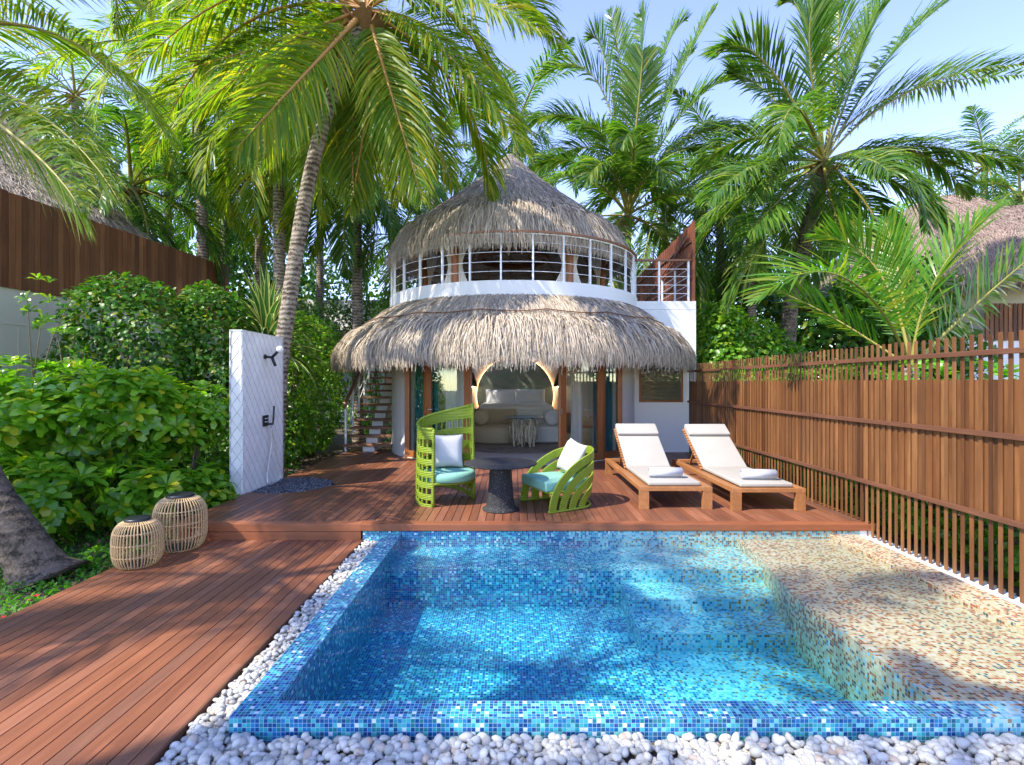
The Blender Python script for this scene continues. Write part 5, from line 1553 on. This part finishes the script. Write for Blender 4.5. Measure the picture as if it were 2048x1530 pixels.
def plants():
    L = lambda *a: tuple(a)
    # big-leafed shrubs on the left
    sh = [('bushy green shrub with big glossy paddle leaves at the left edge', (-6.6, 6.2), [(-6.6, 6.2, .9, .95, .8, .62), (-7.1, 6.4, .3, .8, .7, .7), (-6.0, 6.2, 1.15, .55, .5, .40)], 190, .19),
          ('tall paddle-leaf shrub with two bare stems in the middle of the left bed', (-5.35, 6.7), [(-5.4, 6.7, 1.22, .78, .6, .48), (-4.95, 6.85, 1.28, .50, .5, .40), (-5.9, 6.8, 1.05, .6, .5, .5)], 190, .19),
          ('paddle-leaf shrub leaning toward the shower wall', (-4.75, 7.3), [(-4.75, 7.25, 1.02, .62, .55, .42), (-4.40, 7.4, 1.12, .36, .4, .32)], 120, .18),
          ('low shaded paddle-leaf shrub behind the near palm trunk', (-5.4, 5.7), [(-5.4, 5.75, .25, .75, .5, .42), (-6.1, 5.6, .2, .6, .5, .5)], 100, .19),
          ('low shrub of rosettes directly behind the rattan lanterns', (-4.55, 6.5), [(-4.6, 6.45, .22, .55, .4, .36), (-4.15, 6.9, .10, .38, .35, .30)], 80, .18),
          ('small rosette shrub low beside the foot of the shower wall', (-4.3, 7.9), [(-4.35, 7.9, .12, .35, .3, .30)], 30, .17),
          ('tall dark mass of paddle leaves against the beige wall', (-7.9, 8.2), [(-7.9, 8.2, 1.1, 1.0, .8, .85), (-7.0, 8.3, .9, .9, .7, .9), (-8.6, 7.5, 1.2, .8, .8, .8)], 230, .18)]
    for i, (lab, b, e, n, l) in enumerate(sh):
        shrub('broadleaf_shrub', lab, 'shrub', (b[0], b[1], -.28), e, 'rosette', int(n*.75), l*1.45, l*.56, 13, 'leaf_big', 'big-leafed shrubs in the left bed', 8, .016, .65)
    # dark under-planting fills the gaps between stems
    o = MB()
    vb = VB()
    n = 9000; X = rng.uniform(-9, -4.05, n); Y = rng.uniform(6.2, 9.2, n); Z = rng.uniform(-.25, 1.3, n)*rng.uniform(.4, 1, n)
    ok = (Y > 7.2) | (X < -4.6)
    pts = np.stack([X, Y, Z], 1)[ok]; leaf_cloud(vb, pts, rand_dirs(len(pts), .3), .12, .055, .2)
    props(vb.build('undergrowth', M['leaf_dark']), 'dark tangled undergrowth of small leaves between the shrubs of the left bed', 'undergrowth', None, 'stuff')
    # round-leafed hedge behind them
    shrub('round_leaf_tree', 'small round-leafed tree in front of the board screen', 'tree', (-6.5, 9., -.28), [(-6.6, 9., 2.55, 1.0, .7, .78), (-6.1, 9., 2.2, .8, .7, .8), (-7.0, 9.1, 1.7, .9, .7, 1.0), (-6.1, 9.0, 1.1, .8, .6, 1.0), (-6.7, 9., 3.0, .6, .5, .38)], 'cloud', 6200, .105, .075, mat='leaf_dark', nstem=10, sr=.03, jitter=.6)
    shrub('round_leaf_tree', 'round-leafed hedge tree right behind the shower wall edge', 'tree', (-5.1, 9.3, -.28), [(-5.3, 9.3, 2.3, .62, .6, .95), (-4.95, 9.2, 1.3, .7, .6, 1.1), (-5.0, 9.2, .4, .7, .6, .7), (-5.45, 9.3, 2.9, .4, .4, .38)], 'cloud', 5200, .10, .072, mat='leaf_dark', nstem=10, sr=.025, jitter=.6)
    shrub('sapling', 'young sapling with narrow leaf whorls against the beige wall', 'sapling', (-7.4, 8.2, -.28), [(-7.3, 8.2, 2.75, .42, .4, .42), (-7.0, 8.2, 2.2, .3, .3, .25)], 'rosette', 16, .17, .055, 10, 'leaf_mid', None, 7, .014)
    # hedge between shower and stairs
    for lab, e, n, mt in (('leafy hedge bush between shower wall and leaning palm', [(-5.1, 11.7, 1.6, .8, .7, 1.5), (-5.3, 11.8, 2.5, .7, .6, .8), (-5.0, 11.5, .5, .6, .6, .7)], 5200, 'leaf_mid'),
                          ('tall hedge bush left of the outdoor stairs', [(-5.3, 13.4, 1.4, .95, .8, 1.6), (-5.4, 13.8, 2.5, .8, .7, .8), (-5.1, 13.0, .6, .7, .6, .8)], 5600, 'leaf_mid'),
                          ('sunlit hedge seen through the open stair treads', [(-3.3, 16.5, 1.2, 1.5, .8, 1.6), (-2.6, 17.5, 2.5, 1.2, .8, 1.2), (-4.6, 16, 1.5, 1.2, .8, 1.7)], 5200, 'leaf_bright'),
                          ('dark green bush below the eave left of the villa', [(-4.4, 16.5, 3.3, 1.0, .8, .9), (-5.6, 16.2, 3.0, 1.3, .8, 1.1), (-3.5, 14.5, 3.1, .45, .5, .75)], 5000, 'leaf_dark')):
        shrub('hedge_bush', lab, 'bush', (e[0][0], e[0][1], -.28), e, 'cloud', n, .12, .06, mat=mt, group='hedge bushes left of the villa', nstem=14, sr=.02)
    # bush beside annex
    shrub('round_leaf_bush', 'large round-leafed bush with yellow-green patches beside the annex wall', 'bush', (5.3, 12.6, -.28), [(4.9, 12.6, 2.75, .62, .7, .72), (5.6, 12.5, 2.3, .9, .7, .75), (5.0, 12.3, 1.9, .8, .6, .8), (6.3, 12.6, 1.9, .8, .6, .6)], 'cloud', 5200, .13, .095, mat='leaf_mid', nstem=8, sr=.03, jitter=.55)
    # hedge behind fence
    k = 0
    hl = ['behind the far end of the fence', 'behind the fence beyond the second sun lounger', 'behind the middle of the fence', 'behind the fence below the young palm', 'behind the near fence opposite the pool', 'behind the nearest part of the fence']
    for i, y in enumerate((10.6, 9.1, 7.6, 6.1, 4.7, 3.4)):
        h = 1.72
        shrub('fence_shrub', 'bright paddle-leaf shrub '+hl[i], 'shrub', (4.95, y, -.28), [(4.95, y, h-.5, .55, .85, .62), (5.1, y+.3, .7, .6, .8, .7), (4.9, y-.3, .15, .55, .7, .45)], 'rosette', 150, .17, .085, 12, 'leaf_bright', 'paddle-leaf shrubs behind the fence', 10, .018)
    n = 15000; X = rng.uniform(4.5, 7.5, n); Y = rng.uniform(2.4, 12.5, n); Z = -.28+rng.uniform(0, 1.5, n)**1.0*np.clip((X-4.3)/1.5, .12, 1)
    vb = VB(); pts = np.stack([X, Y, Z], 1); leaf_cloud(vb, pts, rand_dirs(n, .3), .13, .055, .2)
    props(vb.build('fence_undergrowth', M['leaf_mid']), 'tangled leafy undergrowth on the ground behind the right fence', 'undergrowth', None, 'stuff')
    # pandanus
    t = thing('pandanus_plant', 'spiky pandanus with long yellow-edged strap leaves behind the shower wall', 'pandanus', (-4.75, 10.1, -.28))
    V, Fs, UV = [], [], []
    base = np.array((-4.75, 10.1, 2.15))
    for k in range(85):
        az = k*2.4; el = R(85-105*(k/85)+rng.uniform(-8, 8)); ln = rng.uniform(1.0, 1.55)
        h = np.array((math.cos(az), math.sin(az), 0)); sd = np.array((-math.sin(az), math.cos(az), 0))
        p = base+np.array((0, 0, .35*(1-k/85))); n0 = len(V); m = 9
        bend = rng.uniform(.2, 1.5) if k > 12 else .1; w = .055
        for j in range(m+1):
            f = j/m; ww = w*(1-f**2.2)*(.75+.5*math.sin(f*2.5))+.002
            e = el-bend*max(0, f-.3)*2.1
            up = np.array((0, 0, 1.))*math.cos(e)-h*math.sin(e)
            V += [p-sd*ww+up*ww*.35, p, p+sd*ww+up*ww*.35]; UV += [(0, f), (.5, f), (1, f)]
            p = p+(h*math.cos(e)+np.array((0, 0, math.sin(e))))*ln/m
            if j < m:
                a = n0+j*3
                Fs += [(a, a+1, a+4, a+3), (a+1, a+2, a+5, a+4)]
    o = mk('strap_leaves', V, Fs, M['pandanus'], t, True, True)
    lay = o.data.uv_layers.new(name='UVMap')
    for l in o.data.loops: lay.data[l.index].uv = UV[l.vertex_index]
    MB().tube([(-4.75, 10.1, -.28), (-4.72, 10.1, 1.), (-4.75, 10.1, 2.3)], .07, 8).build('stem', M['bark_small'], t, True, True)
    # ground cover bottom left
    n = 15000; X = rng.uniform(-7.5, -3.78, n); Y = rng.uniform(2.6, 7.0, n)
    ok = rng.uniform(size=n) < np.clip(1.35-np.abs(Y-4.2)*.42, .1, 1)
    pts = np.stack([X, Y, -.29+rng.uniform(0, .055, n)], 1)[ok]
    vb = VB(); leaf_cloud(vb, pts, rand_dirs(len(pts), 1.2), .05, .026, -.3)
    props(vb.build('ground_cover', M['grass_leaf']), 'low bright green ground cover between the lower deck and the near palm trunk', 'ground cover', None, 'stuff')
    n = 2600; pts = np.stack([rng.uniform(-8, -2.6, n), rng.uniform(4.5, 13.5, n), np.full(n, -.285)+rng.uniform(0, .02, n)], 1)
    pts = pts[(pts[:, 0] < -3.82)]
    vb = VB(); leaf_cloud(vb, pts, np.tile((0, 0, 1.), (len(pts), 1))+rand_dirs(len(pts))*.3, .09, .04, 0)
    props(vb.build('leaf_litter', M['leaf_dry']), 'dry brown fallen leaves scattered on the soil of the left bed', 'leaf litter', None, 'stuff')
    for i, (px_, py_) in enumerate(((72, 1187), (4, 1230), (58, 1196))):
        c = P(px_, py_, 1.75*FOC/(py_-VY)); c[2] = -.22
        t = thing('red_flower', ['small red flower furthest from the left edge, beside the lower deck', 'small red flower at the very left edge of the picture', 'tiny red bud next to the red flower by the lower deck'][i], 'flower', tuple(c), 0, 'red flowers in the ground cover')
        MB().tube([c-(0, 0, .08), c], .003, 5).build('stem', M['grass_leaf'], t, world=True)
        V, Fs = [], []
        for k in range(6):
            a = k*1.047; r = .022 if i < 2 else .01
            n0 = len(V)
            V += [(0, 0, 0), (r*math.cos(a-.35), r*math.sin(a-.35), .008), (r*1.2*math.cos(a), r*1.2*math.sin(a), .012), (r*math.cos(a+.35), r*math.sin(a+.35), .008)]
            Fs.append((n0, n0+1, n0+2, n0+3))
        V = np.array(V)+c; mk('petals', V, Fs, M['yellow_flower'], t, False, True)
    # a few bright tufts next to the deck
    shrub('seedling', 'small bright seedling beside the deck edge by the shower wall', 'seedling', (-3.98, 9.3, -.28), [(-3.98, 9.3, -.1, .22, .2, .14)], 'rosette', 9, .13, .05, 8, 'leaf_bright', None, 4, .006)
    shrub('seedling', 'low leafy tuft beside the lower deck near the small lantern', 'seedling', (-4.1, 5.3, -.28), [(-4.1, 5.25, -.2, .2, .18, .08)], 'rosette', 12, .10, .045, 8, 'leaf_bright', None, 4, .006)
# ---------------------------------------------------------------- camera, light, assembly
def camera_light():
    sc = bpy.context.scene
    cd = bpy.data.cameras.new('camera'); cam = bpy.data.objects.new('camera', cd); C.objects.link(cam); sc.camera = cam
    cam.location = (0, 0, HC); cam.rotation_euler = (R(90), 0, 0)
    cd.sensor_width = 36; cd.lens = FOC/2048*36; cd.shift_x = -3/2048; cd.shift_y = 0.; cd.clip_end = 1000; cd.clip_start = .05
    to = np.array(SUN); to = to/np.linalg.norm(to)
    el = math.asin(to[2]); az = math.atan2(to[0], to[1])
    w = bpy.data.worlds.new('World'); sc.world = w; w.use_nodes = True; nt = w.node_tree; nt.nodes.clear()
    sky = nt.nodes.new('ShaderNodeTexSky'); sky.sky_type = 'NISHITA'; sky.sun_disc = False
    sky.sun_elevation = el; sky.sun_rotation = az; sky.air_density = 1.0; sky.dust_density = .0; sky.ozone_density = 1.8
    bg = nt.nodes.new('ShaderNodeBackground'); bg.inputs[1].default_value = SKY
    out = nt.nodes.new('ShaderNodeOutputWorld')
    hs = nt.nodes.new('ShaderNodeHueSaturation'); hs.inputs['Hue'].default_value = .525; hs.inputs['Saturation'].default_value = 1.04
    nt.links.new(sky.outputs[0], hs.inputs['Color']); nt.links.new(hs.outputs[0], bg.inputs[0]); nt.links.new(bg.outputs[0], out.inputs[0])
    ld = bpy.data.lights.new('sun', 'SUN'); ld.energy = SUNE; ld.angle = R(.53); ld.color = (1, .92, .78)
    lo = bpy.data.objects.new('sun', ld); C.objects.link(lo)
    from mathutils import Vector
    lo.rotation_euler = Vector(to).to_track_quat('Z', 'Y').to_euler()
    sc.view_settings.view_transform = 'Standard'; sc.view_settings.look = 'None'; sc.view_settings.gamma = 1; sc.view_settings.exposure = EXPO
    cy = sc.cycles
    cy.max_bounces = 10; cy.diffuse_bounces = 6; cy.glossy_bounces = 3; cy.transmission_bounces = 4; cy.transparent_max_bounces = 12; cy.volume_bounces = 0
    cy.caustics_reflective = False; cy.caustics_refractive = False; cy.sample_clamp_indirect = 6
    cy.use_denoising = True
    cy.use_fast_gi = False

SUN = (-.58, -.34, .78); SUNE = 2.5; SKY = .148; EXPO = 1.9
make_materials()
ground(); deck(); pool(); gravel(); fence(); shower()
lantern('rattan_lantern', 'smaller round rattan lantern at the left edge of the lower deck', (-3.57, 4.99), .205, .44, -.178)
lantern('rattan_lantern', 'larger round rattan lantern standing behind the smaller one', (-3.49, 5.50), .245, .56, -.178)
lounger((1.545, 6.415, 0), 'wooden sun lounger with cream cushion, nearer the villa door')
lounger((2.64, 6.33, 0), 'wooden sun lounger with cream cushion, next to the slatted fence')
towel((1.95, 6.74, .333), R(-2), 'rolled white towel on the sun lounger nearer the villa door')
towel((3.08, 6.60, .333), R(-4), 'rolled white towel on the sun lounger next to the fence')
round_table(); tub_chair(); arc_chair()
villa(); curtains(); interior(); stairs(); neighbours()
palms(); backdrop_trees(); plants()
camera_light()
